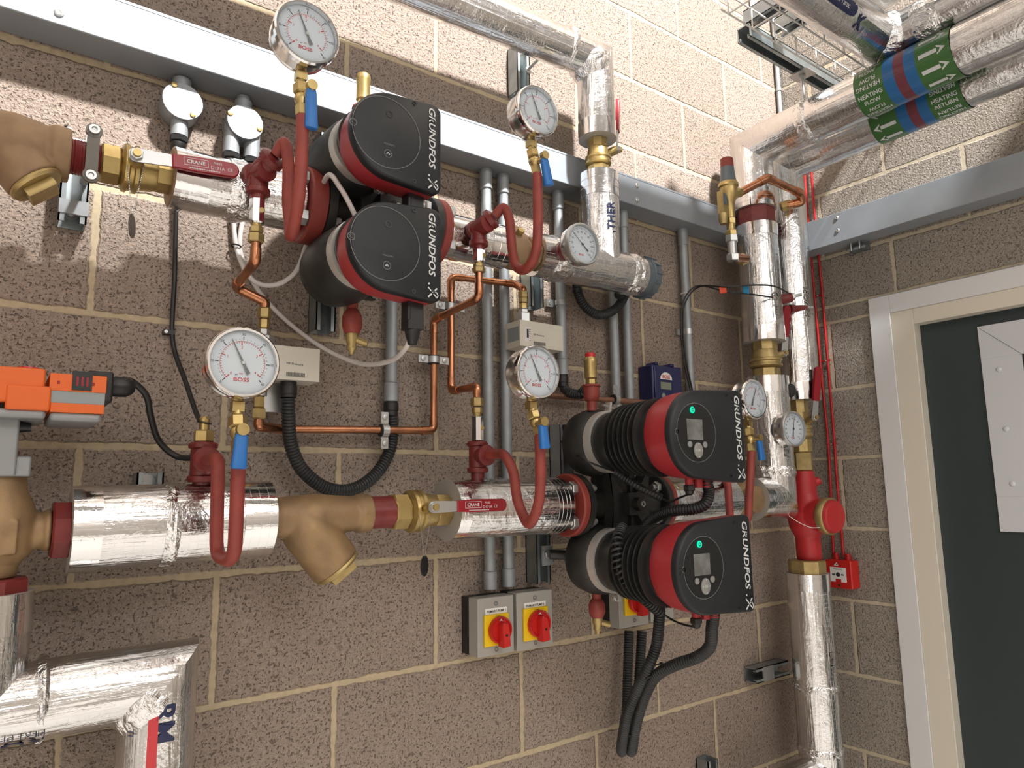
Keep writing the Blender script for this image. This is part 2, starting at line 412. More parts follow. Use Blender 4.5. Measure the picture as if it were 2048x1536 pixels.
def mkwall(name,fn,a0,a1,rows,jA,m,opening=None,flip=False):
    v,f,U=wallcells(fn,a0,a1,rows,jA,opening)
    me=bpy.data.meshes.new(name); me.from_pydata(v,[],[q[::-1] if flip else q for q in f]); me.materials.append(M[m])
    for nm,u in zip(('pos','half','rnd'),U):
        l=me.uv_layers.new(name=nm)
        for p in me.polygons:
            for li in p.loop_indices: l.data[li].uv=u[me.loops[li].vertex_index]
    o=bpy.data.objects.new(name,me); COL.objects.link(o); o['kind']='structure'; return o
ZF,ZC=-1.575,4.4
rows=[(.225*k,.225*(k+1),k%2) for k in range(-7,20)]
rows[-1]=(.225*19,ZC,0)
mkwall('wall_left',lambda x,z:V(x,0,z),-3.6,0,rows,-1.671-.225,'blockbrown')
rr=[(.225*k,.225*(k+1),k%2) for k in range(-7,20)]; rr[-1]=(.225*19,ZC,0)
rr=[r for r in rr if abs(r[0]-.45)>.01]+[(.45,.505,0),(.505,.675,0)]
DY0,DY1,DZ=.262,1.25,.503
mkwall('wall_right',lambda y,z:V(0,-y,z),0,3.9,rr,.125-.45+.225,'blockcool',opening=(DY0,DY1,-9,DZ))
struct('wall_back',MB().bb(-3.6,.1,3.9,4.0,ZF,ZC),'paint'); struct('wall_far',MB().bb(-3.7,-3.6,0,3.9,ZF,ZC),'paint')
struct('floor',MB().bb(-3.7,.1,-.1,4.0,ZF-.1,ZF),'conc'); struct('ceiling',MB().bb(-3.7,.1,-.1,4.0,ZC,ZC+.1),'paint')
# door in the right wall: frame, leaf and framed panel
RW=lambda y,z,d=0: V(-d,-y,z)
fr=MB()
def rbox(mb,y0,y1,d0,d1,z0,z1,mi=0): return mb.box((-(d0+d1)/2,-(y0+y1)/2,(z0+z1)/2),(abs(d1-d0),abs(y1-y0),z1-z0),mi)
door=bpy.data.objects.new('door_1',None); COL.objects.link(door); door.location=(0,-.75,ZF); door['kind']='structure'; LOC['door_1']=V(0,-.75,ZF)
a=MB(); rbox(a,DY0+.004,DY0+.068,-.06,.012,ZF,DZ-.004); rbox(a,DY1-.068,DY1-.004,-.06,.012,ZF,DZ-.004); rbox(a,DY0+.068,DY1-.068,-.06,.012,DZ-.062,DZ-.004)
o=part('door_lining',a,'framewhite',door,'white outer lining of the door frame',bev=.0015); o['kind']='structure'
a=MB(); rbox(a,DY0+.068,DY0+.134,-.09,.009,ZF,DZ-.062); rbox(a,DY1-.134,DY1-.068,-.09,.009,ZF,DZ-.062); rbox(a,DY0+.134,DY1-.134,-.09,.009,DZ-.110,DZ-.062)
o=part('door_frame',a,'frame',door,'cream door frame',bev=.0015); o['kind']='structure'
a=MB(); rbox(a,DY0+.120,DY1-.120,-.07,-.03,ZF+.01,DZ-.10)
o=part('door_leaf',a,'doordark',door,'dark green door leaf'); o['kind']='structure'
a=MB(); py0,py1,pz0,pz1=.553,.96,-.220,.357
for q in ((py0,py1,pz1-.095,pz1),(py0,py1,pz0,pz0+.095),(py0,py0+.100,pz0+.095,pz1-.095),(py1-.100,py1,pz0+.095,pz1-.095)): rbox(a,q[0],q[1],-.03,-.022,q[2],q[3])
for yy,zz in ((py0+.042,pz1-.13),(py0+.042,pz0+.13),(py0+.042,.06),(py0+.2,pz1-.04),(py0+.35,pz1-.04)): a.lathe(RW(yy,zz,-.022),V(-1,0,0),[(0,.008),(.002,.007),(.004,.003)],12)
a.tube([RW(py0+.003,pz1-.003,-.0215),RW(py0+.1,pz1-.095,-.0215)],.0006,4,1)
o=part('vision_panel_frame',a,['doorplate','black'],door,'white metal frame of the door panel',bev=.001); o['kind']='structure'
a=MB(); rbox(a,py0+.08,py1-.08,-.031,-.026,pz0+.07,pz1-.07); o=part('vision_panel',a,'coverdark',door,'dark door panel'); o['kind']='structure'
# ================================================================ LIGHT
def area(n,loc,tgt,sx,sy,pw,col,spread=pi):
    l=bpy.data.lights.new(n,'AREA'); l.shape='RECTANGLE'; l.size=sx; l.size_y=sy; l.energy=pw; l.color=col; l.spread=spread
    o=bpy.data.objects.new(n,l); COL.objects.link(o); o.location=loc; o.rotation_euler=(Vector(tgt)-Vector(loc)).to_track_quat('-Z','Y').to_euler(); return o
def spot(n,loc,tgt,pw,col,ang,blend,rad):
    l=bpy.data.lights.new(n,'SPOT'); l.energy=pw; l.color=col; l.spot_size=math.radians(ang); l.spot_blend=blend; l.shadow_soft_size=rad
    o=bpy.data.objects.new(n,l); COL.objects.link(o); o.location=loc; o.rotation_euler=(Vector(tgt)-Vector(loc)).to_track_quat('-Z','Y').to_euler(); return o
area('key_lamp',(-1.0,-3.1,4.2),(-1.35,0,.95),.30,.26,KEY,(1,.985,.97))
area('ceiling_lamp',(-2.1,-2.75,2.86),(-1.6,-1.6,0),1.8,1.0,FILL,(1,.94,.86))
area('foil_strip_light',(-1.3,-3.35,1.5),(-1.0,0,-.1),2.6,.45,STRIP,(.93,.96,1))  # unseen strip light added to lay bright streaks on the foil lagging
area('foil_side_light',(-3.3,-3.1,-.3),(-1.0,0,0),.7,1.9,STRIP*.35,(1,.96,.90))  # second added panel for foil reflections; no doorway stands here
# unseen stepped blocker added overhead to shade the lower wall from the key lamp
T=thing('light_blocker','unseen blocker added overhead to keep the key lamp off the lower wall','light blocker',V(-1.6,-1.35,1.24))
T['kind']='structure'; del T['label']; del T['category']
part('blocker_body',MB().bb(-3.58,-.58,1.20,1.50,1.24,1.84).bb(-.58,-.36,1.20,1.50,1.24,1.77).bb(-.36,-.005,1.20,1.50,1.24,1.60),'galv',T)
for x_ in (-2.6,-1.5,-.4): part('hanger_rod',MB().cyl(V(x_,-1.35,1.84 if x_<-.58 else 1.60),V(x_,-1.35,ZC),.005,10),'zinc',T)  # rods added to hang the unseen blocker
w=bpy.data.worlds.new('w'); SC.world=w; w.use_nodes=True; w.node_tree.nodes['Background'].inputs[0].default_value=(.8,.85,.9,1); w.node_tree.nodes['Background'].inputs[1].default_value=.15
SC.view_settings.view_transform='Standard'; SC.view_settings.look='None'; SC.view_settings.gamma=1; SC.view_settings.exposure=0
SC.view_settings.use_curve_mapping=False
SC.cycles.max_bounces=6; SC.cycles.use_denoising=True; SC.cycles.caustics_reflective=False; SC.cycles.sample_clamp_indirect=6
# ================================================================ PIPEWORK
DP=.14
def lerp(t,x0,x1,a,b): return a+(b-a)*(t-x0)/(x1-x0)
def zl(x):
    for (a,za),(b,zb) in (((-3,-.132),(-2.008,-.129)),((-2.008,-.129),(-1.76,-.122)),((-1.76,-.122),(-1.373,-.120)),((-1.373,-.120),(0,-.121))):
        if x<=b: return lerp(x,a,b,za,zb)
    return -.121
def zu(x):
    return lerp(x,-2.127,-.976,.436,.452)
def xat(px,zf,d=DP):
    "X of the point with pixel column px on a run whose height is zf(X), d off the wall"
    lo,hi=-3.2,-.02
    for _ in range(50):
        m_=(lo+hi)/2; v=V(m_,-d,zf(m_))-CAM; x=1024+FPX*v.dot(CR)/v.dot(CF) if v.dot(CF)>.05 else -1e9
        if x<px: lo=m_
        else: hi=m_
    return (lo+hi)/2
LP=lambda px,d=DP: (lambda x:V(x,-d,zl(x)))(xat(px,zl,d))
UPP=lambda px,d=DP: (lambda x:V(x,-d,zu(x)))(xat(px,zu,d))
RI=.0600
def insul(mb,pts,r=RI,wob=.0011,mi=0,step=.014,n=40): return mb.tube(sub([Vector(p) for p in pts],step),r,n,mi,wob)
def band(a,b,r=RI,wob=.0004): e=(b-a).normalized()*.0016; return MB().tube(sub([a-e,b+e],.012),r+.0012,40,0,wob,capmi=1)
def crinkle(c,ax,r=RI,w=.02):
    ax=ax.normalized(); pts=[c+ax*(w*(i/6-.5)) for i in range(7)]; m_=MB(); m_.tube(pts,[r+.0005,r+.002,r+.0035,r+.0025,r+.0038,r+.002,r+.0005],44,0,.0035,60); return m_
def rings(mb,a,ax,offs,r,mi=0):
    for t in offs: mb.tube([a+ax*t,a+ax*(t+.0012)],r-.0002,40,mi)
    return mb
def cylmap(o,ax,u,w,r,a0=0,flip=1):
    "wrap (s along ax, t around) on a cylinder; angle 0 at u, growing to w"
    return lambda s,t: o+ax*s*flip+(u*math.cos(a0+t/r)+w*math.sin(a0+t/r))*(r+.0026)
# ---- lower run -------------------------------------------------
a,b=LP(141),LP(531)
T=thing('insulated_pipe','foil lagged pipe between the orange actuator valve and the lower bronze strainer','pipe',a)
part('lagging',insul(MB(),[a,b],.0615,.0013),'foil',T)
m_=band(a,a+V(.033,0,0),.0615); rings(m_,a,X,(.008,.024),.0634); part('end_tape',m_,['foilband','foam'],T)
m_=band(b-V(.048,0,0),b,.0615); rings(m_,b,-X,(.010,.024,.038),.0634); part('end_tape',m_,['foilband','foam'],T)
c=LP(332); part('joint_tape',crinkle(c,X,.0615),'foilcrush',T)
# actuated valve at the left edge
cv=LP(-14); cz=cv.z
vx=cv.x
T=thing('control_valve','bronze valve body with dark red union nuts under the orange actuator','valve',cv-V(0,0,.09))
m_=MB()
m_.lathe(cv,V(0,0,1),[(-.062,.030),(-.045,.033),(-.03,.046),(0,.052),(.024,.050),(.040,.044),(.058,.036),(.085,.033),(.098,.033)],30)
m_.lathe(cv,X,[(-.06,.02),(-.02,.036),(.018,.040),(.046,.026),(.056,.026),(.061,.030),(.067,.030)],26)
m_.box(cv+V(.004,-.042,-.006),(.045,.012,.045))
blend(part('valve_body',m_,'bronze',T))
un=LP(141); m_=MB(); m_.hexn(cv+V(.067,0,0),X,un.x-cv.x-.067,.078,0,8,rot=pi/8); part('union_nut',m_,'primerdark',T,'dark red octagonal union nut')
m_=MB(); m_.hexn(cv+V(0,0,-.062),V(0,0,-1),.030,.088,0,8,rot=pi/8).cyl(cv+V(0,0,-.09),cv+V(0,0,-.12),.034); part('union_nut',m_,'primerdark',T,'dark red nut under the valve body')
# actuator
ax1=P(212,790,.215).x; ay0,ay1=.085,.215
zt,zb=P(100,741,.215).z,P(100,838,.215).z; xs=P(92,790,.215).x
T=thing('valve_actuator','orange and grey electric valve actuator at the left edge of the photo','actuator',V(vx,-DP,P(20,955,.2).z))
m_=MB().bb(vx-.11,xs-.002,ay0,ay1,zt-.046,zt+.002); m_.bb(xs-.045,xs+.006,ay0+.004,ay1+.002,zt-.056,zt-.022)
part('gear_cover',m_,'orange',T,'orange cover',bev=.003)
m_=MB().bb(xs+.003,ax1,ay0,ay1,zt-.027,zt-.003).bb(xs+.006,ax1-.001,ay0,ay1,zt-.057,zt-.044)
for i,q in enumerate((.012,.03,.046,.054)): m_.bb(xs+q,xs+q+.003,ay1-.001,ay1+.0005,zt-.018,zt-.013,1)
part('terminal_cover',m_,['orange','leverred'],T,'orange terminal cover',bev=.002)
m_=MB().prism([(xs+.004,zt-.044),(ax1-.001,zt-.050),(ax1-.001,zt-.027),(xs+.004,zt-.027)],V(0,-ay0,0),X,Z,OUT,ay1-ay0-.0015); part('cover_stripe',m_,'midgrey',T,'grey stripe')
m_=MB().bb(xs+.006,ax1-.003,ay0,ay1-.001,zb-.002,zt-.056).bb(vx-.11,xs+.002,ay0,ay1-.001,zb,zt-.054); part('gearbox_base',m_,'castgrey',T,bev=.005)
q=P(165,760,.215); m_=MB().bb(q.x-.012,q.x+.012,ay1-.004,ay1+.002,q.z-.015,q.z+.012)
for i in (-1,0,1): m_.bb(q.x+i*.006-.0014,q.x+i*.006+.0014,ay1+.002,ay1+.0026,q.z-.009,q.z+.004,1)
part('position_window',m_,['black','leverred'],T,'black window')
m_=MB().bb(ax1-.022,ax1+.012,ay0+.01,ay1-.03,zt-.036,zt+.009); part('plug_housing',m_,'black',T,bev=.003)
g0=V(ax1+.011,-.15,zt-.008); m_=MB().lathe(g0,X,[(0,.014),(.006,.0155),(.022,.0155),(.030,.011),(.034,.007)],20); part('cable_gland',m_,'black',T); G_ACT=g0+V(.034,0,0)
m_=MB().lathe(V(P(58,735,.19).x,-.17,zt),Z,[(0,.015),(.008,.014)],20); part('reset_button',m_,'knobred',T,'red button')
yz0=P(20,953,.18).z
m_=MB().bb(vx-.032,vx+.019,.105,.185,yz0,zt-.045); m_.bb(vx+.012,vx+.036,.12,.18,yz0,yz0+.028); part('yoke',m_,'castgrey',T,bev=.003)
m_=MB().bb(vx-.036,vx+.023,.100,.189,zb+.010,zb+.024); m_.lathe(V(vx+.019,-.16,zb-.008),X,[(0,.008),(.014,.006)],12); part('clamp_strap',m_,'black',T)
# lower strainer
def strainer(label,a,b,bx,brdir,brlen,r,rb,m0,group=None,hexcap=True):
    T=thing('pipe_strainer',label,'strainer',bx+brdir*brlen); m_=MB(); L=(b-a).length
    m_.lathe(a,(b-a),[(0,r*.86),(.012,r*.9),(.02,r*1.0),(L*.22,r*1.05),(L*.45,r*1.12),(L*.7,r*.98),(L-.03,r*.9),(L-.022,r*1.03),(L,r*1.0)],30)
    m_.lathe(bx,brdir,[(-.02,rb*.72),(.03,rb*.97),(brlen*.8,rb*1.0),(brlen-.004,rb*1.0),(brlen,rb*.97)],32)
    # saddle between barrel and branch
    blend(part('strainer_body',m_,m0,T))
    m_=MB().lathe(bx+brdir*brlen,brdir,[(0,rb*.93),(.004,rb*.96),(.008,rb*.9)],32); m_.hexn(bx+brdir*(brlen+.008),brdir,.014,rb*1.05,0,4,rot=pi/4); part('strainer_cap',m_,'brassdull',T,'brassy screw cap'); return T
a,b=LP(531),LP(737); bx=LP(592)
strainer('bronze strainer with angled branch between lagged pipe and ball valve',a,b,bx,V(.62,-.10,-.78).normalized(),.112,.0345,.045,'bronze')
a,b=LP(735),LP(782); solo('pipe_nipple',MB().cyl(a,b,.0295,28),'primerdark','short dark red nipple between the lower strainer and ball valve','pipe fitting')
def lever(T,p,u,w,L,grip='leverred',txt=None,w0=.022,bend=0,steel=.062,cross=None):
    "flat lever: pivot p, along u, face normal w"
    v=w.cross(u).normalized(); h=w0/2
    m_=MB(); poly=[(-h*.9,-h*.5),(-h*.5,-h*.9)]+[(.0,-h)]+[(steel,-h*.85),(steel,h*.85),(0,h),(-h*.5,h*.9),(-h*.9,h*.5)]
    lv=part('lever',m_.prism(poly,p,u,v,w,.0035),'zinc',T)
    uu=u
    cap=[(L-h+h*math.cos(t),h*1.12*math.sin(t)) for t in [(-pi/2)+pi*i/8 for i in range(9)]]
    poly=[(steel-.012,-h*.95),(steel+.02,-h*1.12)]+cap+[(steel+.02,h*1.12),(steel-.012,h*.95)]
    m_=MB().prism(poly,p-w*.002,u,v,w,.0085,inset=.002)
    if txt: txt(m_,p+w*.0068,u,v,w)
    part('grip',m_,[grip,'print'],lv,'red grip')
    m_=MB().hexn(p+w*.003,w,.007,.017).lathe(p+w*.009,w,[(0,.0065),(.005,.006)],14,1); part('lever_nut',m_,['zinc','brass'],T)
def craneprint(m_,p,u,v,w):
    q=p+u*.085+v*.002; m_.text('CRANE',q,u,v,.0085,1,True); e=.0185
    for a0,b0,c0,d0 in ((-e,e,.0056,.0063),(-e,e,-.0063,-.0056),(-e,-e+.0007,-.006,.006),(e-.0007,e,-.006,.006)): m_.quad([q+u*a0+v*c0,q+u*b0+v*c0,q+u*b0+v*d0,q+u*a0+v*d0])
    m_.text('PN25',p+u*.118+v*.0055,u,v,.006).text('D171A',p+u*.118-v*.0025,u,v,.0075).text('CE',p+u*.137-v*.002,u,v,.007)
    for i in range(18): m_.quad([p+u*(.075+.0026*i+j)+v*k for j,k in ((0,-.0075),(.0018,-.0075),(.0018,-.0092),(0,-.0092))])
def arrowprint(m_,p,u,v,w):
    m_.ring(p+u*(.132),u,v,.006,.0072,12,1,-1.2,1.2)
    m_.text('CE',p+u*.10,u,v,.006).text('PN25',p+u*.085+v*.003,u,v,.005).text('D171A',p+u*.085-v*.003,u,v,.005)
def ballvalve(label,a,b,r,piv,u,w,L,txt=None,m0='brass',rot=pi/8,fl=.45,stem=True,bn='valve'):
    T=thing('ball_valve',label,bn,a); d=(b-a); L0=d.length; d.normalize(); m_=MB()
    e=L0*.26
    m_.hexn(a,d,e,r*1.72,0,8,rot=rot)
    m_.lathe(a+d*e,d,[(0,r*.8),(L0*.05,r*1.08),(L0*.10,r*1.1),(L0*.12,r*1.0),(L0*.17,r*1.0),(L0*.19,r*1.09),(L0*.24,r*1.09),(L0*.27,r*.92),(L0*.44,r*.86),(L0*.5,r*.8)],30)
    m_.hexn(b-d*e,d,e,r*1.6,0,8,rot=rot)
    c=a+d*(L0*.5); sd=(piv-c); sd=sd-d*sd.dot(d)
    m_.cyl(c,piv-w*.002,.011,16)
    part('valve_body',m_,m0,T); lever(T,piv,u,w,L,txt=txt); return T
a,b=LP(781),LP(893); pv=P(866,1014,.205)
ballvalve('lower brass ball valve, red lever lying across foil lagged pipe',a,b,.037,pv,X,OUT,.165,craneprint)
def chain(name,label,p0,p1,pb,rd,nrm,mm,up=UP,sz=.0006):
    T=thing(name,label,'tag',pb-up*rd); m_=MB()
    for p in (p0,p1):
        n=34
        for i in range(n): m_.sph(p.lerp(pb+up*rd*.75,i/(n-1)),.0011,6)
    part('bead_chain',m_,'zinc',T)
    part('disc',MB().lathe(pb-nrm*.0008,nrm,[(0,rd),(.0016,rd)],32),mm,T)
chain('valve_tag','black oval disc tag on chain under the lower ball valve',P(838,1030,.18),P(862,1030,.18),P(849,1132,.19),.0185,V(.62,-.78,0).normalized(),'tag')
# lagged length with print before the lower pump
a,b=LP(893),LP(1113)
T=thing('insulated_pipe','short foil lagged pipe between the lower ball valve and red flange','pipe',a)
m_=MB(); insul(m_,[a,b],.0595,.0008)
ux,uw=V(0,-.55,.83),V(0,.83,.55); m_.text('BetaPlus',None,None,None,.026,1,False,0,'c',cylmap(a+X*.115,-X,V(0,-.35,.94),V(0,-.94,-.35),.0605)) 
part('lagging',m_,['foil','greyink'],T)
m_=band(b-V(.038,0,0),b,.0595); rings(m_,b,-X,(.008,.018,.030),.0614); part('end_tape',m_,['foilband','foam'],T)
m_=band(a,a+V(.022,0,0),.0595); rings(m_,a,X,(.006,.013),.0614); m_.lathe(a-X*.001,X,[(0,.0605),(.002,.06)],36); part('end_tape',m_,['foilband','foam'],T)
# companion flange + pump + outlet flange
def flange(label,face,ax,r,th,hub,hubr,m0,nb=True):
    T=thing('pipe_flange',label,'flange',face-UP*r)
    m_=MB().lathe(face,ax,[(-hub,hubr*.8),(-th-.012,hubr),(-th,hubr*1.25),(-th,r-.003),(-th+.003,r),(-.002,r),(0,r-.002)],44)
    part('flange_plate',m_,m0,T)
    u,w=frame(ax)
    if nb:
        for k in range(4):
            t=pi/4+k*pi/2; c=face+(u*math.cos(t)+w*math.sin(t))*(r*.735)-ax*th
            part('bolt',MB().hexn(c,-ax,.015,.027).lathe(c-ax*.015,-ax,[(0,.0085),(.002,.007)],12),'zinc',T)
    return T
FL=LP(1141); FR=LP(1306)
flange('brick red flange with silver bolts on the lower pump inlet',FL,X,.070,.018,.05,.031,'primer')
flange('thin dark red flange on the far side of the lower pump',FR,-X,.070,.016,.02,.031,'primer',False)
def dshape(R,W,H,cr=.012):
    "rounded arch to the left (centre 0,0 radius R), flat end at x=W-R, height H"
    pts=[]; xr=W-R
    th=math.asin(max(-1,min(1,(H/2-R)/xr)))
    for i in range(25):
        t=pi/2+th+(pi-2*th)*i/24; pts.append((R*math.cos(t),R*math.sin(t)))
    for i in range(7):
        t=-pi/2+pi/2*i/6; pts.append((xr-cr+cr*math.cos(t),-H/2+cr+cr*math.sin(t)))
    for i in range(7):
        t=pi/2*i/6; pts.append((xr-cr+cr*math.cos(t),H/2-cr+cr*math.sin(t)))
    return pts
def logo(m_,o,u,v,s,mi):
    "four-stroke cross with a looped arm"
    def st(pts,w): m_.v
    for pts,w in (([(-.5,-.5),(.5,.5)],.13),([(-.5,.5),(-.12,.12)],.15),([(.12,-.10),(.5,-.5)],.17),([(.5,.5),(.2,.62),(-.1,.42),(.02,.1)],.11)):
        for (x0,y0),(x1,y1) in zip(pts,pts[1:]):
            l=math.hypot(x1-x0,y1-y0); nx,ny=-(y1-y0)/l*w/2,(x1-x0)/l*w/2
            m_.quad([o+u*(s*(x0+nx))+v*(s*(y0+ny)),o+u*(s*(x0-nx))+v*(s*(y0-ny)),o+u*(s*(x1-nx))+v*(s*(y1-ny)),o+u*(s*(x1+nx))+v*(s*(y1+ny))],mi)
def pump(label,f0,f1,zp,hx,hz,dring,dface,rr_,face,fins,kind,rf=.070):
    d=-f0.y; T=thing('circulator_pump',label,'pump',V((f0.x+f1.x)/2,-d,min(hz)-.1))
    zf=lambda x: zp(x); xc=(f0.x+f1.x)/2; ctr=V(xc,-d,zf(xc)); m_=MB()
    for f,ax in ((f0,X),(f1,-X)):
        m_.lathe(f,ax,[(.001,rf),(.016,rf),(.019,rf*.93),(.020,rf*.62),(.055,rf*.5),(abs(f1.x-f0.x)/2,rf*.55)],40)
    m_.tube([V(xc,-d,min(hz)+.03),V(xc,-d,max(hz)-.03)],.052,28)
    for h in hz:
        o=V(hx,-d,h)
        m_.lathe(o,OUT,[(-.055,.03),(-.045,rr_*.8),(-.02,rr_*1.12),(.01,rr_*1.2),(dring-d-.012,rr_*1.14),(dring-d-.004,rr_*1.04),(dring-d,rr_*1.0)],40)
        m_.tube([V(xc,-d,h),V(hx,-d,h)],rr_*.8,24)
        sgn=1 if h>ctr.z else -1
        for t in (-.055,.0,.055): m_.prism([(0,0),(t,0),(t*1.15,sgn*.075),(t*1.15-.006,sgn*.075)],ctr+OUT*.028,X,Z,OUT,.03)
    m_.box(ctr+V(0,-.06,.0),(.05,.03,.05)); m_.lathe(ctr+V(.004,-.075,0),OUT,[(0,.016),(.012,.015),(.014,.009)],20)
    part('pump_casing',m_,'pumpblack',T)
    part('drain_plug',MB().lathe(ctr+V(.004,-.088,0),OUT,[(0,.007),(.004,.0065),(.004,.004),(.001,.003)],14),'zinc',T)
    for f,ax in ((f0,X),(f1,-X)):
        u,w=frame(ax)
        for k in range(4):
            t=pi/4+k*pi/2; c=f+(u*math.cos(t)+w*math.sin(t))*(rf*.735)+ax*.02
            part('nut',MB().hexn(c,ax,.012,.024).cyl(c+ax*.012,c+ax*.022,.007,12),'zinc',T)
    R,W,H,fx,fz,cr,rc,circ=face
    for i,h in enumerate(hz):
        o=V(hx,0,h); at=lambda dd: V(hx,-dd,h)
        m_=MB().tube([at(dring-.003),at(dring+.017)],rr_*1.07,44); 
        sg=V(.75,0,.66).normalized() if fins else V(.7,0,-.7).normalized()
        if not fins: sg=V(.62,0,-.78).normalized()
        if fins and i==1: sg=V(.25,0,-.97).normalized()
        if fins and i==0: sg=V(.18,0,.98).normalized()
        q=at(dring+.007)+sg*(rr_*1.06+.009); tq=sg.cross(OUT)
        m_.box(q-tq*.012,(.006,.016,.02),0,tq,OUT,sg).box(q+tq*.012,(.006,.016,.02),0,tq,OUT,sg)
        cb=part('clamp_band',m_,'bandmetal',T,'silver clamp band')
        part('clamp_screw',MB().cyl(q-tq*.03,q+tq*.028,.003,10).hexn(q+tq*.016,tq,.009,.013),'zinc',cb)
        # stator housing
        m_=MB(); fr_=rr_*1.0; L0=dring+.016; 
        if fins:
            m_.lathe(at(L0),OUT,[(0,fr_*.98),(.004,fr_*1.0),(.05,fr_*1.0),(.055,fr_*.96)],40)
            s0=L0+.05; s1=dface-.078; nf=7
            prof=[]
            for k in range(nf):
                t0=(s1-s0)*k/nf; ro=fr_*(1.17+.10*k/nf); ri=ro*.82
                prof+=[(t0,ri),(t0,ro),(t0+.0040,ro),(t0+.0040,ri)]
            prof+=[((s1-s0),ri)]; m_.lathe(at(s0),OUT,prof,44)
        else:
            m_.lathe(at(L0),OUT,[(0,fr_*.95),(.008,fr_*.95),(.012,fr_*1.02),(dface-L0-.06,fr_*1.06)],40)
        hd=part('motor_head',m_,'pumpblack',T)
        poly=dshape(R,W,H,cr)
        fo=V(hx+fx,0,h+fz); sh0=dface-(.082 if fins else .072); sh1=dface-.016
        kk=.93
        m_=MB(); n=len(poly); vs=[];fs=[]
        for dd,s in ((sh0,.90),(sh0+.012,.955),(sh0+.03,.985),(sh1,1.0)):
            for p,q in poly: vs.append(fo+V(p*s,-dd,q*s))
        for lv in range(3):
            for j in range(n): fs.append((lv*n+j,lv*n+(j+1)%n,(lv+1)*n+(j+1)%n,(lv+1)*n+j))
        fs.append(tuple(range(n))[::-1]); fs.append(tuple(range(3*n,4*n))); m_.add(vs,fs)
        part('housing_shell',m_,'pumpred',hd,'dark red housing')
        # cover
        m_=MB(); vs=[];fs=[]
        for dd,s in ((sh1,1.004),(dface-.006,1.004),(dface-.002,.985),(dface,.955)):
            for p,q in poly: vs.append(fo+V(p*s,-dd,q*s))
        for lv in range(3):
            for j in range(n): fs.append((lv*n+j,lv*n+(j+1)%n,(lv+1)*n+(j+1)%n,(lv+1)*n+j))
        fs.append(tuple(range(n))[::-1]); fs.append(tuple(range(3*n,4*n))); m_.add(vs,fs)
        f_=fo+V(0,-dface-.0006,0); cc=f_+V(circ[0],0,circ[1])
        m_.ring(cc,X,Z,rc,rc+.0011,60,1)
        m_.ring(cc-X*(rc-.001),X,Z,.0055,.0066,20,1)
        for sx,sz in ((-rc+.001,0),(W-R-.055,H*.43),(W-R-.018,H*.30),(W-R-.055,-H*.43),(W-R-.018,-H*.40)):
            m_.lathe(f_+V(sx+ (circ[0] if sz==0 else 0),.001,sz+(circ[1] if sz==0 else 0)),OUT,[(0,.0042),(.0012,.0040),(.0012,.002),(.0002,.0018)],14,3)
        tx=W-R-(.023 if fins else .020); 
        m_.text('GRUNDFOS',f_+V(tx,-.0002,.017),-UP,X,.0225*(1 if fins else .78),2,True,.18,'c',None,1.14 if fins else 1.2)
        ts=1 if fins else .82
        m_.box(f_+V(tx-.006,0,-H*.5+.0305*ts+.005),(.003,.0006,.003),2)
        logo(m_,f_+V(tx+.001,-.0002,-H*.5+.017*ts+.001),-UP,X,.021*ts,2)
        if not fins:
            m_.text('MAGNA1',cc+V(.004,0,-rc*.33),X,Z,.0048,1); m_.ring(cc+V(.004,0,rc*.55),X,Z,.0045,.0062,20,3)
            m_.ring(cc+V(.002,0,-rc*.60),X,Z,.0062,.0072,20,1); 
            for s in (1,-1): m_.quad([cc+V(.002+s*a_,-.0001,-rc*.60+b_) for a_,b_ in ((-.0005,.0028),(.0035,-.001),(.0025,-.0022),(-.0005,.001))],2)
        cv_=part('control_cover',m_,['covergrey','greyprint','print','coverdark'],hd,'charcoal front cover with white lettering')
        if fins:
            part('control_dial',MB().lathe(cc+V(0,.0012,0),OUT,[(0,rc),(.0014,rc-.0004)],48),'coverdark',hd,'round black control panel')
            k=cc+V(-.006,-.0012,.006); w2,h2=.0235,.0205
            part('display_screen',MB().bb(k.x-w2,k.x+w2,dface-.0005,dface+.0022,k.z-h2,k.z+h2),'screen',hd,'grey display',bev=.0006)
            m_=MB().lathe(cc+V(-.012,-.001,.0445),OUT,[(0,.0068),(.0016,.0066)],24); m_.ring(cc+V(-.012,-.0030,.0445),X,Z,.002,.0036,20,1)
            part('status_light',m_,['greenled','coverdark'],hd,'green lit ring')
            for q in (-.023,.023): part('button',MB().lathe(cc+V(q-.002,-.001,-.024),OUT,[(0,.0062),(.0022,.0060),(.003,.004)],20),'button',hd)
            vs=MB().lathe(V(0,0,0),OUT,[(0,.0132),(.002,.0130),(.003,.011)],30); bc=cc+V(0,-.001,-.0355)
            m_=MB().add([bc+V(v.x,v.y,v.z*1.18) for v in vs.v],vs.f)
            m_.text('OK',bc+V(0,-.0033,0),X,Z,.0062,1,True)
            for ang in range(4):
                uu=V(math.cos(ang*pi/2),0,math.sin(ang*pi/2)); vv=V(-uu.z,0,uu.x); q=bc+uu*(.0085 if ang%2==0 else .0118)+V(0,-.0033,0); m_.quad([q-vv*.0022,q+uu*.002,q+vv*.0022])
            part('navigation_pad',m_,['button','print'],hd)
            m_=MB()
            for k_,(px_,rx) in enumerate(((.014,.008),(.042,.0095),(.070,.0105))): m_.cyl(fo+V(px_,-dface+.048,-R+.008-.012*k_*.2),fo+V(px_,-dface+.048,-R-.018),rx,18)
            part('gland_hub',m_,'pumpred',hd)
        else:
            pz=-H*.5
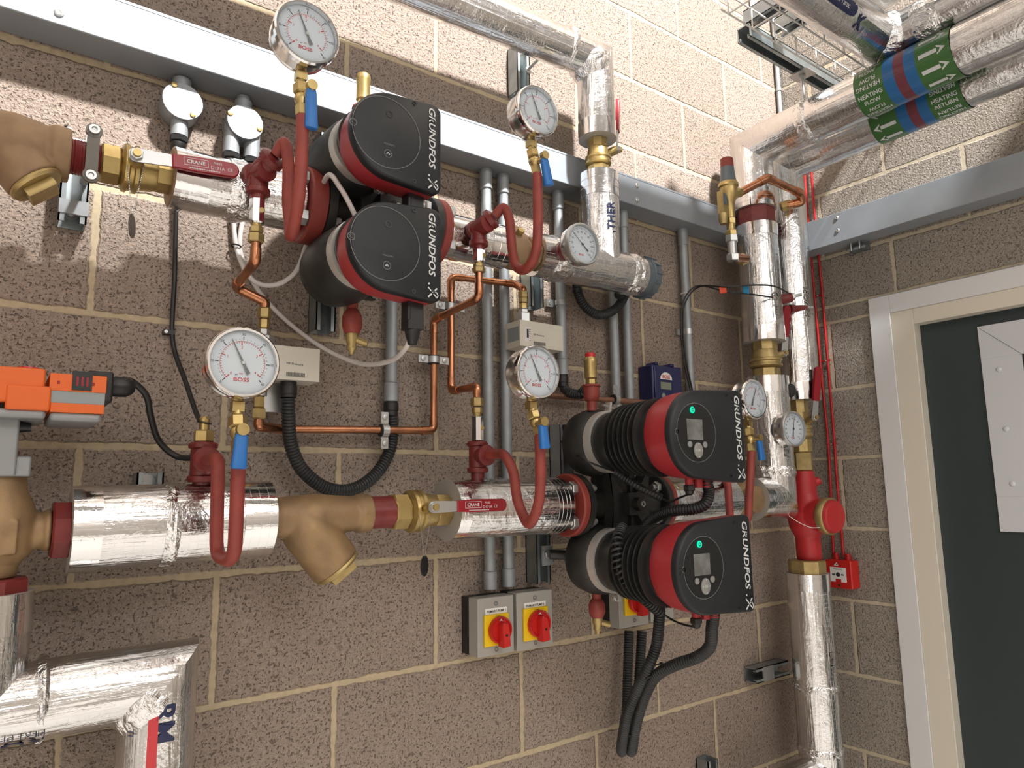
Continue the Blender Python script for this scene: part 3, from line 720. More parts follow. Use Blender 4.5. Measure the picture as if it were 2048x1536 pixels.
            m_=MB().bb(fo.x+W-R-.050,fo.x+W-R-.020,dface-.055,dface-.028,fo.z+pz-.045,fo.z+pz+.012); m_.lathe(fo+V(W-R-.035,-dface+.041,pz-.04),V(0,0,-1),[(0,.013),(.010,.013),(.024,.009),(.030,.008)],18)
            m_.bb(fo.x+W-R-.052,fo.x+W-R-.046,dface-.05,dface-.026,fo.z+pz-.03,fo.z+pz-.005); part('mains_plug',m_,'black',hd,bev=.0015)
    return T
# lower twin pump
dR,dF=.19,.444
o=P(1215,884,dR); o2=P(1220,1120,dR); hx=(o.x+o2.x)/2
fl=P(1342,870,dF); fr2=P(1490,870,dF); W=fr2.x-fl.x; fu=(P(1483,783,dF).z+P(1493,963,dF).z)/2; flo=(P(1498,1032,dF).z+P(1505,1222,dF).z)/2
R_=.089; H_=P(1483,783,dF).z-P(1493,963,dF).z+.004
c1=P(1393,865,dF)
LPUMP=pump('lower black and red twin pump with ribbed motors and green status lights',FL,FR,zl,hx,[o.z,o2.z],dR,dF,.066,(R_,W,H_,fl.x+R_-hx,fu-o.z,.012,.0585,(c1.x-fl.x-R_,c1.z-fu)),True,'big')
HL=(hx,o.z,o2.z,fl.x+R_-hx,fu-o.z,R_,W,H_)
# outlet lagging + bronze check valve + bend up to the riser
a,b=LP(1314),LP(1452)
T=thing('insulated_pipe','foil lagged pipe just right of the lower pump, behind its motors','pipe',a); part('lagging',insul(MB(),[a,b],.058),'foil',T); m_=band(a,a+V(.04,0,0),.058); rings(m_,a,X,(.01,.024),.06); part('end_tape',m_,['foilband','foam'],T)
a,b=LP(1452),LP(1502)
T=thing('check_valve','bronze check valve beside riser bend, partly hidden by red siphon','valve',a-UP*.05); L=(b-a).length
part('valve_body',MB().lathe(a,X,[(0,.036),(.015,.040),(L*.3,.054),(L*.6,.054),(L*.8,.044),(L,.040)],32).cyl(a+X*L*.45+OUT*.03,a+X*L*.45+OUT*.062,.036,24),'bronze',T)
RX=-.402; ztop1=P(1538,757,DP).z
RFX=lambda px,py: P(px,py,DP)
a=LP(1502); rx=P(1545,880,DP).x
RISX=(rx+P(1517,560,DP).x)/2
T=thing('insulated_pipe','foil lagged bend turning up into the front riser below pressure gauge','pipe',V(RISX,-DP,-.18))
m_=MB(); insul(m_,[a,V(RISX,-DP,zl(RISX)),V(RISX,-DP,ztop1)],RI,.0012)
sp=V(RISX,-DP,.02); m_.text('ISOVER',None,None,None,.024,1,False,0,'c',cylmap(sp+V(0,0,.01),-UP,V(-.25,-.97,0),V(-.97,.25,0),RI)); 
part('lagging',m_,['foil','greyink'],T)
q=LP(1502); part('end_tape',band(q,q+X*.03),['foilband','foam'],T); q=V(RISX,-DP,ztop1); part('end_tape',band(q-UP*.045,q),['foilband','foam'],T)
part('joint_tape',crinkle(V(RISX,-DP,-.045),V(0,0,1),RI,.03),'foilcrush',T)
# front riser: ball valve, lagging, union, top lagging turning along right wall
zA=P(1525,683,DP).z; zB=P(1512,455,DP).z; zC_=P(1508,420,DP).z
a,b=V(RISX,-DP,ztop1),V(RISX,-DP,zA); pv=P(1573,712,.20)
pv=P(1568,706,.165)
T=ballvalve('brass ball valve on the front riser, bent red lever pointing up',a,b,.043,pv,V(.13,-.05,.99).normalized(),V(-.35,-.93,0).normalized(),.15,None,'brassdull')
a,b=V(RISX,-DP,zA),V(RISX,-DP,zB)
T=thing('insulated_pipe','foil lagged front riser between the brass ball valve and red union','pipe',a)
m_=MB(); insul(m_,[a,b],RI,.0010); sp=V(RISX,-DP,zA+.085)
m_.text('sm',None,None,None,.03,1,False,0,'c',cylmap(sp,-UP,V(-.25,-.97,0),V(-.97,.25,0),RI)); u_,w_=V(-.25,-.97,0),V(-.97,.25,0); cm=cylmap(sp+UP*.04,-UP,u_,w_,RI)
for i in range(20): m_.quad([cm(.013*k*math.cos(t),.013*k*math.sin(t)) for t,k in ((2*pi*i/20,1),(2*pi*(i+1)/20,1),(2*pi*(i+1)/20,.8),(2*pi*i/20,.8))])
part('lagging',m_,['foil','greyink'],T)
m_=band(a,a+UP*.04); rings(m_,a,UP,(.012,.03),.0622); part('end_tape',m_,['foilband','foam'],T); m_=band(b-UP*.035,b); part('end_tape',m_,['foilband','foam'],T)
solo('union_nut',MB().hexn(V(RISX,-DP,zB),V(0,0,1),zC_-zB,.105,0,8,rot=pi/8),'primerdark','dark red union nut between two lagged lengths of the front riser','pipe fitting')
FZ=.952; RBX=-.248
def bandpatch(m_,cm,s0,s1,mi,a0=-pi,a1=pi,r=RI,n=48):
    for i in range(n):
        t0=a0+(a1-a0)*i/n; t1=a0+(a1-a0)*(i+1)/n; m_.quad([cm(s0,t0*r),cm(s1,t0*r),cm(s1,t1*r),cm(s0,t1*r)],mi)
def arrow(m_,cm,s,t,L,wd,dr,mi):
    for q in (((0,-wd),(L*.68,-wd),(L*.68,wd),(0,wd)),((L*.68,-wd*2.4),(L,0),(L*.68,wd*2.4))):
        m_.quad([cm(s+dr*(a_-L/2),t+b_) for a_,b_ in q],mi)
def ident(T,o,ax,u,w,s0,words,dr,arrows_first,r):
    cm=cylmap(o,ax,u,w,r-.0006); cm2=cylmap(o,ax,u,w,r); m_=MB()
    seg=[(0,.075,0),(.075,.103,1),(.103,.128,2),(.128,.155,1),(.155,.235,0)]
    for p,q,k in seg: bandpatch(m_,cm,s0+p,s0+q,k,r=r)
    ts,as_=((.195,.037) if arrows_first else (.037,.195))
    for k in range(10):
        t=(k-5)*2*pi*r/10
        arrow(m_,cm2,s0+as_,t,.062,.0048,dr,3)
    n=10
    for k in range(n):
        t=(k-n//2)*2*pi*r/n; fl_=1 if k%2 else -1
        for j,wd in enumerate(words):
            base=lambda a_,b_,t=t,fl_=fl_,j=j: cm2(s0+ts+fl_*a_,t+fl_*(b_+(.0085 if j==0 else -.0085)))
            m_.text(wd,None,None,None,.0150,3,True,0,'c',base)
    part('pipe_identification_band',m_,['bandgreen','bandblue','bandred','print'],T,'green band with '+' '.join(words).lower()+' lettering and arrows',ang=60)
a=V(RISX,-DP,zC_); cor=V(RISX,-DP,FZ); end=V(RISX,-2.2,FZ+.03)
T=thing('insulated_pipe','foil lagged heating flow pipe over the corner, green banded, nearer of the pair','pipe',a)
part('lagging',insul(MB(),[a,cor,end],.0615,.0012),'foil',T)
m_=band(a,a+UP*.05,.0615); rings(m_,a,UP,(.012,.026,.040),.0636); part('end_tape',m_,['foilband','foam'],T)
dirF=(end-cor).normalized()
part('joint_tape',crinkle(cor+dirF*.20,dirF,.0615,.035),'foilcrush',T)
s0=-PR(1738,185,-RISX).y-DP
ident(T,cor,dirF,V(-.75,0,-.66),V(-.66,0,.75),s0-.01,('HEATING','FLOW'),1,False,.0615)
# back riser / return
zD=P(1590,800,DP).z; RBX=(P(1582,560,DP).x+P(1600,780,DP).x)/2
cor=V(RBX,-DP,FZ-.005); end=V(RBX,-2.2,FZ+.02); a=V(RBX,-DP,zD)
T=thing('insulated_pipe','foil lagged heating return pipe, corner riser nearer the right wall','pipe',a)
m_=MB(); insul(m_,[a,cor,end],RI,.0012); m_.text('ISOVER',None,None,None,.03,1,False,0,'c',cylmap(V(RBX,-DP,.47),-UP,V(-.3,-.95,0),V(-.95,.3,0),RI))
part('lagging',m_,['foil','greyink'],T); m_=band(a,a+UP*.05); rings(m_,a,UP,(.012,.03),.0622); part('end_tape',m_,['foilband','foam'],T)
dirR=(end-cor).normalized(); s0r=-PR(1788,228,-RBX).y-DP
ident(T,cor,dirR,V(-.75,0,-.66),V(-.66,0,.75),s0r-.045,('HEATING','RETURN'),-1,True,RI)
# back riser: ball valve, red regulating valve, lower lagged pipe
zE=P(1605,905,DP).z; zF_=P(1606,942,DP).z; zG=P(1610,1120,DP).z; zH=P(1612,1147,DP).z; RBL=P(1616,1160,DP).x
RB2=(RBX+RBL)/2
T=ballvalve('brass ball valve on back riser, red lever upright before right wall',V(RB2,-DP,zE),V(RB2,-DP,zD),.034,P(1628,835,.20),V(.10,-.10,.99).normalized(),V(-.30,-.95,0).normalized(),.155,None,'brassdull')
solo('pipe_nipple',MB().hexn(V(RB2,-DP,zF_),V(0,0,1),zE-zF_,.056,0,8),'brassdull','brass hexagon nipple on top of the red regulating valve','pipe fitting')
T=thing('regulating_valve','bright red regulating valve on the back riser, above the call point','valve',V(RB2,-DP,zG))
m_=MB(); hh_=zF_-zG; o=V(RB2,-DP,zG)
m_.lathe(o,V(0,0,1),[(0,.034),(.01,.036),(hh_*.25,.036),(hh_*.36,.050),(hh_*.52,.055),(hh_*.64,.044),(hh_*.74,.036),(hh_,.031)],30)
m_.lathe(o+V(0,0,hh_*.5),V(-.06,-.99,-.03),[(0,.05),(.05,.047),(.066,.044)],32)
m_.lathe(o+V(0,0,hh_*.8),V(.75,-.5,.45),[(.01,.014),(.055,.013)],12)
blend(part('valve_body',m_,'drvred',T),.0022,5)
e=o+V(0,0,hh_*.5); dv=V(-.06,-.99,-.03).normalized(); e=e+dv*.062
part('bonnet_nut',MB().lathe(e,dv,[(0,.052),(.004,.054),(.020,.054),(.024,.051)],36),'brassdull',T,'brass bonnet nut')
m_=MB().lathe(e+dv*.022,dv,[(0,.049),(.010,.047),(.014,.044),(.015,.03)],36)
for k in range(6):
    t=2*pi*k/6; u,w=frame(dv); m_.box(e+dv*.034+(u*math.cos(t)+w*math.sin(t))*.038,(.006,.003,.008),0,u,dv,w)
part('hand_wheel',m_,'drvred',T,'round red cap'); DRVC=e+dv*.036
solo('union_nut',MB().hexn(V(RBL,-DP,zH),V(0,0,1),zG-zH,.098,0,8,rot=pi/8),'brassdull','big brass union nut under the red regulating valve','pipe fitting')
zI=-.905
T=thing('insulated_pipe','foil lagged pipe standing below red regulating valve, lowest in the corner','pipe',V(RBL,-DP,zI))
m_=MB(); insul(m_,[V(RBL-.28,-DP,zI),V(RBL,-DP,zI),V(RBL,-DP,zH)],RI,.0012); m_.text('Beta',None,None,None,.034,1,False,0,'c',cylmap(V(RBL,-DP,P(1628,1318,DP).z),-UP,V(-.05,-1,0),V(-1,.05,0),RI)); part('lagging',m_,['foil','greyink'],T)
q=V(RBL,-DP,zH); m_=band(q-UP*.045,q); rings(m_,q,-UP,(.012,.028),.0622); part('end_tape',m_,['foilband','foam'],T)
part('joint_tape',crinkle(V(RBL,-DP,P(1635,1370,DP).z),V(0,0,1)),'foilcrush',T); part('joint_tape',crinkle(V(RBL,-DP,zI+.075),V(0,0,1)),'foilcrush',T)
# bottom-left lagged tee and bend under the control valve
pz=P(150,1385,DP).z; ex=P(313,1450,DP).x; zt_=P(20,1185,DP).z
T=thing('insulated_pipe','foil lagged pipe at lower left with tee and mitred bend going down','pipe',V(ex,-DP,-.75))
m_=MB(); RL=.053
insul(m_,[V(vx-.6,-DP,pz-.012),V(ex,-DP,pz),V(ex,-DP,-.75)],RL,.0015)
insul(m_,[V(vx,-DP,pz),V(vx,-DP,zt_)],RL,.0012)
xk=P(40,1462,DP).x
cm=cylmap(V(xk,-DP,pz),X,V(0,-.80,-.60),V(0,.60,-.80),RL)
cm=lambda s,t,o_=V(xk,-DP,pz): o_-X*s+(V(0,-.62,-.785)*math.cos(t/RL)+V(0,-.785,.62)*math.sin(t/RL))*(RL+.0032)
m_.text('KOO',None,None,None,.034,1,True,0,'l',lambda s,t:cm(s-.026,t-.012)); m_.text('NEXT GENE',None,None,None,.012,1,False,0,'l',lambda s,t:cm(s-.026,t+.010))
dn=V(ex,-DP,P(310,1430,DP).z)
c2=lambda s,t: dn-UP*s+(V(-.12,-.99,0)*math.cos(t/RL)+V(.99,-.12,0)*math.sin(t/RL))*(RL+.0032)
m_.text('RM',None,None,None,.040,1,True,0,'c',lambda s,t:c2(s,t+.006)); m_.text('CATI',None,None,None,.012,1,False,0,'c',lambda s,t:c2(s,t-.036))
bandpatch(m_,c2,-.030,.14,2,-.26,-.02,RL,8)
part('lagging',m_,['foil','navyink','dialred'],T)
part('joint_tape',crinkle(V(ex-.015,-DP,pz-.02),V(.7,0,-.7),RL*1.02,.04),'foilcrush',T); part('joint_tape',crinkle(V(vx+.07,-DP,pz),X,RL,.014),'foilcrush',T)
q=V(vx,-DP,zt_); m_=band(q-UP*.05,q,RL); rings(m_,q,-UP,(.02,.034),RL+.002); part('end_tape',m_,['foilband','foam'],T)
# ---- upper run -------------------------------------------------
a,b=UPP(-75),UPP(140); bx=UPP(5)
strainer('brown bronze strainer at the upper left corner of the photo',a,b,bx,V(.62,-.10,-.78).normalized(),.070,.041,.040,'bronzedark')
a,b=UPP(136),UPP(201); m_=MB().tube(sub([a,b],.002),[.026 if i%2 else .0272 for i in range(len(sub([a,b],.002)))],28)
solo('pipe_nipple',m_,'primerdark','threaded dark red nipple held by the clamp at upper left','pipe fitting')
a,b=UPP(199),UPP(345); pv=P(272,311,.205)
ballvalve('upper brass ball valve, red lever sloping over foil pipe at left',a,b,.035,pv,V(1,0,.085).normalized(),OUT,.152,craneprint,rot=0)
chain('valve_tag','thin brown tag edge-on below the upper left ball valve',P(254,330,.185),P(288,330,.185),P(264,452,.18),.0185,V(.93,-.37,0).normalized(),'tagbrown')
a=UPP(344); UFL=UPP(632); b=UFL-X*.035
T=thing('insulated_pipe','foil lagged pipe between the upper ball valve and thick red flange','pipe',a); part('lagging',insul(MB(),[a,b],.050,.0012),'foil',T)
m_=band(a,a+X*.05,.05); rings(m_,a,X,(.014,.03),.0522); part('end_tape',m_,['foilband','foam'],T); part('end_cap',MB().lathe(a-X*.004,X,[(0,.046),(.004,.050)],36),'bronzedark',T,'brown end ring')
part('joint_tape',crinkle(UPP(470),X,.0505,.035),'foilcrush',T)
flange('thick brick red flange on the upper pump inlet',UFL,X,.070,.030,.06,.033,'primer')
dR2,dF2=.19,.345
oU=P(713,330,dR2); oL=P(690,527,dR2); hx2=(oU.x+oL.x)/2-.004
f1=P(719,270,dF2); f2=P(897,300,dF2); W2=f2.x-f1.x
zu1=(P(892,213,dF2).z+P(895,372,dF2).z)/2; zl1=(P(860,443,dF2).z+P(868,600,dF2).z)/2; H2=(P(885,208,dF2).z-P(880,383,dF2).z); R2=.077
xl2=(P(683,505,dF2).x+P(870,515,dF2).x)/2; xu2=(f1.x+f2.x)/2
c1=P(790,268,dF2)
UFR=V(UFL.x+.24,-DP,zu(UFL.x+.24))
pump('upper black and red twin pump with plain round fronted motor heads',UFL,UFR,zu,hx2,[oU.z,oL.z],.245,dF2,.058,(R2,W2,H2,(xu2+xl2)/2-W2/2+R2-hx2,(zu1-oU.z+zl1-oL.z)/2,.016,.062,(c1.x-f1.x-R2-.001,0.002)),False,'small')
flange('brick red flange on the far side of the upper pump',UFR,-X,.070,.020,.03,.033,'primer')
a,b=UPP(872),UPP(1003); a=V(max(a.x,UFR.x+.022),a.y,a.z)
T=thing('insulated_pipe','foil lagged pipe between the upper pump and bronze check valve','pipe',a); part('lagging',insul(MB(),[a,b],.047),'foil',T); m_=band(b-X*.05,b,.047); rings(m_,b,-X,(.015,.032),.0492); part('end_tape',m_,['foilband','foam'],T); m_=band(a,a+X*.05,.047); part('end_tape',m_,['foilband','foam'],T)
a,b=UPP(1003),UPP(1066); L=(b-a).length
T=thing('check_valve','bronze check valve with brass plug behind the upper middle siphon','valve',a-UP*.04)
part('valve_body',MB().lathe(a,X,[(0,.033),(.01,.036),(L*.3,.044),(L*.5,.044),(L*.55,.034),(L*.72,.030),(L*.74,.036),(L,.036)],30).hexn(b-X*.016,X,.016,.074,0,8).cyl(a+X*L*.3,a+X*L*.3+UP*.048,.024,20),'bronzedark',T)
q=a+X*L*.28+V(0,-.036,.030); part('test_plug',MB().cyl(q+V(0,.02,-.01),q,.008,14).hexn(q,V(0,-.9,.4).normalized(),.008,.014),'brass',T,'brass plug')
a=UPP(1066); b=UPP(1272); rt=P(1192,350,DP); rx2=(rt.x+P(1215,480,DP).x)/2; rx2=P(1200,420,DP).x
T=thing('insulated_pipe','foil lagged tee under the vertical pipe, closed by a grey cap','pipe',a)
m_=MB(); insul(m_,[a,b],.050,.0018); insul(m_,[V(rx2,-DP,zu(rx2)),V(rx2,-DP,P(1190,350,DP).z)],.0475,.0012)
vt=V(rx2,-DP,P(1205,440,DP).z); vm=lambda s,t: vt+UP*s+(V(-.18,-.98,0)*math.cos(t/.0475)-V(.98,-.18,0)*math.sin(t/.0475))*.0502
m_.text('.THER',None,None,None,.029,1,True,0,'c',lambda s,t:vm(s-.01,t)); m_.text('FOR PIPE INSU',None,None,None,.008,1,False,0,'c',lambda s,t:vm(s-.01,t-.021))
part('lagging',m_,['foil','navyink'],T)
q=V(rx2,-DP,P(1190,350,DP).z); m_=band(q-UP*.06,q,.0475); rings(m_,q,-UP,(.02,.04),.0497); part('end_tape',m_,['foilband','foam'],T)
part('joint_tape',crinkle(UPP(1110),X,.0505,.05),'foilcrush',T); part('joint_tape',crinkle(b-X*.03,X,.0505,.04),'foilcrush',T)
m_=MB().lathe(b,X,[(-.002,.049),(.02,.049),(.022,.053),(.04,.053),(.042,.046)],36)
for k in range(14):
    t=2*pi*k/14; m_.box(b+V(.031,math.cos(t)*.053,math.sin(t)*.053),(.018,.006,.006),0,X,V(0,math.cos(t),math.sin(t)),V(0,-math.sin(t),math.cos(t)))
part('end_cap',m_,'pvcgrey',T,'grey plastic screw cap')
z1=P(1190,350,DP).z; z2=P(1192,278,DP).z
ballvalve('brass ball valve on upright pipe above trunking, red lever straight up',V(rx2,-DP,z1),V(rx2,-DP,z2),.030,P(1233,300,.15),V(.05,-.02,1).normalized(),V(.62,-.78,0).normalized(),.14,arrowprint)
chain('valve_tag','round black disc tag hanging in front of the steel trunking',P(1213,345,.18),P(1221,345,.18),P(1224,392,.18),.0155,V(.35,-.94,0).normalized(),'tag')
zc2=P(1190,125,DP).z; far=P(1000,42,DP)
T=thing('insulated_pipe','foil lagged pipe bending left near the top above the trunking','pipe',V(rx2,-DP,z2))
m_=MB(); top=V(rx2,-DP,far.z+.01); insul(m_,[V(rx2,-DP,z2),top,V(-2.6,-DP,far.z-.045)],.0475,.0014)
part('lagging',m_,'foil',T); q=V(rx2,-DP,z2); part('end_tape',band(q,q+UP*.04,.0475),['foilband','foam'],T); part('joint_tape',crinkle(top-X*.10,X,.048,.02),'foilcrush',T); part('joint_tape',crinkle(top+V(-.02,0,-.02),V(.7,0,-.7),.049,.05),'foilcrush',T)
# ================================================================ GAUGES, SIPHONS, COCKS
def gauge(label,c,R,dep,ang,kind='p',stem=True,tilt=(0,0),name='pressure_gauge',group=None):
    u=(X+V(0,1,0)*tilt[0]).normalized(); w=(OUT+X*tilt[0]+UP*tilt[1]).normalized(); v=w.cross(u)*1; v=(UP-w*UP.dot(w)).normalized(); u=v.cross(w).normalized(); 
    if u.x<0: u=-u
    T=thing(name,label,'gauge',c-v*R-w*dep*.5,group)
    m_=MB().lathe(c-w*dep,w,[(0,R*.86),(.004,R*.93),(.007,R*.93),(.009,R*.90),(dep-.010,R*.90),(dep-.009,R*.93),(dep-.004,R*.93),(dep-.008,R*.5)],56)
    part('gauge_case',m_,'steel',T)
    m_=MB().lathe(c-w*.009,w,[(0,R*.92),(.001,R*1.0),(.010,R*1.0),(.013,R*.955),(.013,R*.90),(.007,R*.88),(0,R*.92)],64,cap=False); 
    part('bezel',m_,'chrome' if kind=='p' else 'zinc',T)
    f=c-w*.0035; m_=MB().lathe(f-w*.002,w,[(0,R*.885),(.002,R*.885)],56); f=f+w*.0004
    def tick(a,r0,r1,wd,mi):
        q=u*math.cos(a)+v*math.sin(a); t=u*-math.sin(a)+v*math.cos(a); m_.quad([f+q*r0+t*wd,f+q*r1+t*wd,f+q*r1-t*wd,f+q*r0-t*wd],mi)
    if kind=='p':
        a0=math.radians(225)
        for i in range(31):
            a=a0-math.radians(270)*i/30; tick(a,R*.64,R*(.74 if i%5==0 else .68),R*(.012 if i%5==0 else .005),1)
            if i%5==0: q=u*math.cos(a)+v*math.sin(a); m_.text(str(i*2),f+q*R*.80,u,v,R*.10,1)
        for i in range(41):
            a=a0-math.radians(261)*i/40; tick(a,R*(.50 if i%10==0 else .56),R*.61,R*(.014 if i%10==0 else .006),2)
            if i%10==0: q=u*math.cos(a)+v*math.sin(a); m_.text(str(i//10),f+q*R*.43,u,v,R*.11,2)
        m_.ring(f,u,v,R*.605,R*.613,48,2,a0-math.radians(261),a0)
        m_.text('BOSS',f-v*R*.47+u*R*-.02,u,v,R*.15,2,True,0,'c',None,1.25)
        for k in range(4): pass
        m_.text('bar',f-v*R*.30-u*R*.03,u,v,R*.08,2); m_.text('psi',f-v*R*.34-u*R*.16,u,v,R*.07,1)
    else:
        a0=math.radians(225)
        for i in range(61):
            a=a0-math.radians(270)*i/60; tick(a,R*(.70 if i%5==0 else .75),R*.80,R*(.012 if i%5==0 else .006),1)
            if i%5==0: q=u*math.cos(a)+v*math.sin(a); m_.text(str(i*2),f+q*R*.60,u,v,R*.13,1)
        m_.text('BOSS',f-v*R*.50-u*R*.06,u,v,R*.13,2,True); m_.text('°C',f+v*R*.32,u,v,R*.13,1)
    part('dial',m_,['dial','ink','dialred'],T,'white dial with black and red scale')
    a=math.radians(ang); q=u*math.cos(a)+v*math.sin(a); t=w.cross(q); f2=f+w*.0016; m_=MB()
    if kind=='p': poly=[(-.36,.055),(-.34,-.055),(-.1,-.03),(.72,-.006),(.72,.006),(-.1,.03)]
    else: poly=[(-.45,.03),(-.45,-.03),(-.1,-.012),(.72,-.004),(.72,.004),(-.1,.012)]
    m_.prism([(x*R,y*R) for x,y in poly],f2,q,t,w,.0008); nd=part('needle',m_,'greyprint' if kind=='p' else 'ink',T); part('needle_hub',MB().lathe(f2,w,[(0,R*.05),(.002,R*.045)],16),'zinc' if kind=='p' else 'ink',nd)
    part('glass',MB().lathe(c+w*.001,w,[(0,R*.89),(.0015,R*.89)],56),'glass',T)
    if stem:
        b=c-w*dep*.55-v*R*.88; part('gauge_stem',MB().cyl(b+v*.006,b-v*.008,.0085,16).box(b-v*.016,(.0165,.0165,.014),0,u,w,v),'brass',T)
        return b-v*.023
    return c
def cock(label,top,bot,lt,lb,dl):
    "brass gauge cock between two points, blue lever from lt to lb"
    ax=(top-bot); L=ax.length; ax.normalize(); T=thing('gauge_cock',label,'valve',bot); m_=MB()
    m_.hexn(bot,ax,L*.30,.0185,0,6,rot=.3).lathe(bot+ax*L*.28,ax,[(0,.0075),(L*.06,.009),(L*.14,.0115),(L*.22,.0115),(L*.3,.0075)],18).hexn(bot+ax*L*.57,ax,L*.27,.022,0,6,rot=.3).cyl(bot+ax*L*.84,top,.0075,16)
    c=bot+ax*L*.42; o=(lt-c); m_.cyl(c,lt+o.normalized()*.004,.006,14)
    part('cock_body',m_,'brass',T)
    d=(lb-lt).normalized(); w=OUT; v=d.cross(w).normalized(); LL=(lb-lt).length
    m_=MB(); n=14; vs=[];fs=[]
    st=[(0,.0075,.0055),(.10,.0088,.006),(.75,.0098,.0065),(.92,.0108,.0068),(.985,.0098,.006),(1,.0075,.004)]
    for t,a_,b_ in st:
        for i in range(n):
            g=2*pi*i/n; k=lambda s: math.copysign(abs(s)**.65,s); vs.append(lt+d*(t*LL)+v*a_*k(math.cos(g))+w*b_*k(math.sin(g)))
    for l in range(len(st)-1):
        for i in range(n): fs.append((l*n+i,l*n+(i+1)%n,(l+1)*n+(i+1)%n,(l+1)*n+i))
    fs+=[tuple(range(n))[::-1],tuple(range((len(st)-1)*n,len(st)*n))]
    lv=part('lever',m_.add(vs,fs),'blue',T,'blue plastic lever'); part('lever_boss',MB().cyl(lt-OUT*.002-d*.006,lt+OUT*.008-d*.006,.0085,16),'brass',lv)
    return T
RS=.0098
def siphon(label,tee_mb,pts,rad):
    T=thing('siphon_tube',label,'pipe',pts[len(pts)//2]); part('tube',MB().tube(spl(pts,9) if rad is None else fil(pts,rad,9),RS,16),'primer',T); part('tee_fitting',tee_mb,'primerdark',T,'dark red threaded tee'); return T
def teeV(c,h0,h1,bd,bl,r=.0165):
    m_=MB().lathe(c-UP*h0,UP,[(0,r*1.1),(.004,r*1.22),(.009,r*1.2),(.011,r),(h0+h1-.011,r),(h0+h1-.009,r*1.2),(h0+h1-.004,r*1.22),(h0+h1,r*1.05)],24)
    m_.lathe(c,bd,[(0,r*.9),(bl-.012,r*.95),(bl-.010,r*1.15),(bl-.004,r*1.18),(bl,r*1.0)],24); return m_
# lower left
xg=P(487,725,.34); x0=P(405,925,DP)
t0=V(x0.x,-DP,P(405,922,DP).z); tz=P(440,1116,.30).z
gB=P(478,903,.335); m_=teeV(t0,.034,.030,OUT,.036,.0185); m_.cyl(t0-UP*.03,t0-UP*.055,.014,18)
dn=P(437,1000,.258)
siphon('red painted siphon loop below lower left gauge, in front of lagged pipe',m_,[t0+OUT*.03,V(dn.x-.003,-.258,t0.z),V(dn.x,-.258,tz),V(gB.x,-.335,tz-.004),V(gB.x,-.335,gB.z)],[.022,.028,.030])
st=gauge('big round gauge at lower left, beside a beige switch box',xg,.0515,.042,116.5)
cock('blue lever gauge cock under the lower left gauge',st+UP*.004,V(gB.x,-.335,gB.z-.002),P(483,868,.36),P(477,938,.36),0)
# sensor pocket on the tee
q=t0+UP*.030; T=thing('sensor_pocket','brass sensor pocket with black cable loop on the lower left red tee','sensor',q)
part('pocket_body',MB().hexn(q,UP,.020,.028).cyl(q+UP*.02,q+UP*.036,.008,16).lathe(q+UP*.026,UP,[(0,.007),(.012,.009),(.016,.006)],14),'brass',T)
part('wire_loop',MB().torus(q+UP*.032,V(.15,-.1,1).normalized(),.0105,.0014,24,6),'black',T)
Q_SENS=q+UP*.035
# lower middle
xg=P(1076,744,.34); t0=P(955,905,DP); t0=V(t0.x,-DP,P(955,912,DP).z); dn=P(1033,985,.262); gB=P(1079,868,.335); tz=P(1052,1040,.30).z
m_=teeV(t0,.034,.030,OUT,.040,.0180); m_.cyl(t0-UP*.03,t0-UP*.075,.014,18)
siphon('red painted siphon loop hanging before the crane-side lever of the lower run'.replace('crane-side lever of the lower run','red lever left of the lower pump'),m_,[t0+OUT*.036,V(t0.x+.004,-.205,t0.z+.001),V(dn.x-.010,-.240,P(1014,912,.24).z),V(dn.x-.003,-.257,P(1027,945,.257).z),V(dn.x,-.262,P(1033,990,.262).z),V(dn.x+.003,-.272,P(1038,1022,.272).z),V((dn.x+gB.x)/2,-.300,tz-.007),V(gB.x-.002,-.328,P(1077,1012,.328).z),V(gB.x,-.335,P(1079,955,.335).z),V(gB.x,-.335,gB.z)],None)
st=gauge('round gauge just under the middle beige switch box, front of galvanised conduits',xg,.0515,.042,116)
cock('blue lever gauge cock under the gauge left of the lower pump',st+UP*.004,V(gB.x,-.335,gB.z-.002),P(1085,850,.36),P(1090,898,.36),0)
LMT=t0
# upper left
xg=P(615,66,.345); t0=P(517,348,.21); br=P(552,310,.245); ULT=t0; gB=P(605,232,.335); tz=P(600,462,.30).z
def teeF(t0,back,br):
    a=(br-t0).normalized(); m_=MB(); m_.cyl(back,t0,.014,18).lathe(back+(t0-back)*.45,(t0-back).normalized(),[(0,.0165),(.004,.021),(.012,.021),(.014,.0175),(.05,.0175)],22)
    m_.lathe(t0-a*.012,a,[(0,.016),(.012,.018),((br-t0).length-.006,.018),((br-t0).length-.004,.0215),((br-t0).length+.006,.0215),((br-t0).length+.010,.013)],22)
    m_.lathe(t0,V(0,0,-1),[(0,.0165),(.026,.0165),(.028,.020),(.036,.020),(.038,.0125),(.046,.0125)],22); return m_
dn=P(576,400,.268)
siphon('dusty red siphon loop of the upper left gauge, over red flange',teeF(t0,P(492,358,DP+.03),br),[br,br+(br-ULT).normalized()*.022+UP*.004,V(dn.x-.001,-.268,P(573,330,.268).z),V(dn.x,-.268,P(577,400,.268).z),V(dn.x+.003,-.272,P(585,445,.275).z),V((dn.x+gB.x)/2-.002,-.300,tz-.010),V(gB.x-.002,-.328,P(606,420,.33).z),V(gB.x,-.335,P(606,350,.335).z),V(gB.x,-.335,gB.z)],None)
st=gauge('big round gauge topmost in the photo, above the steel trunking at left',xg,.0530,.044,114,tilt=(.0,-.02))
cock('blue lever gauge cock under the topmost gauge, before the trunking',st+UP*.004,V(gB.x,-.335,gB.z-.002),P(622,180,.345),P(622,258,.345),0)
ULT=t0
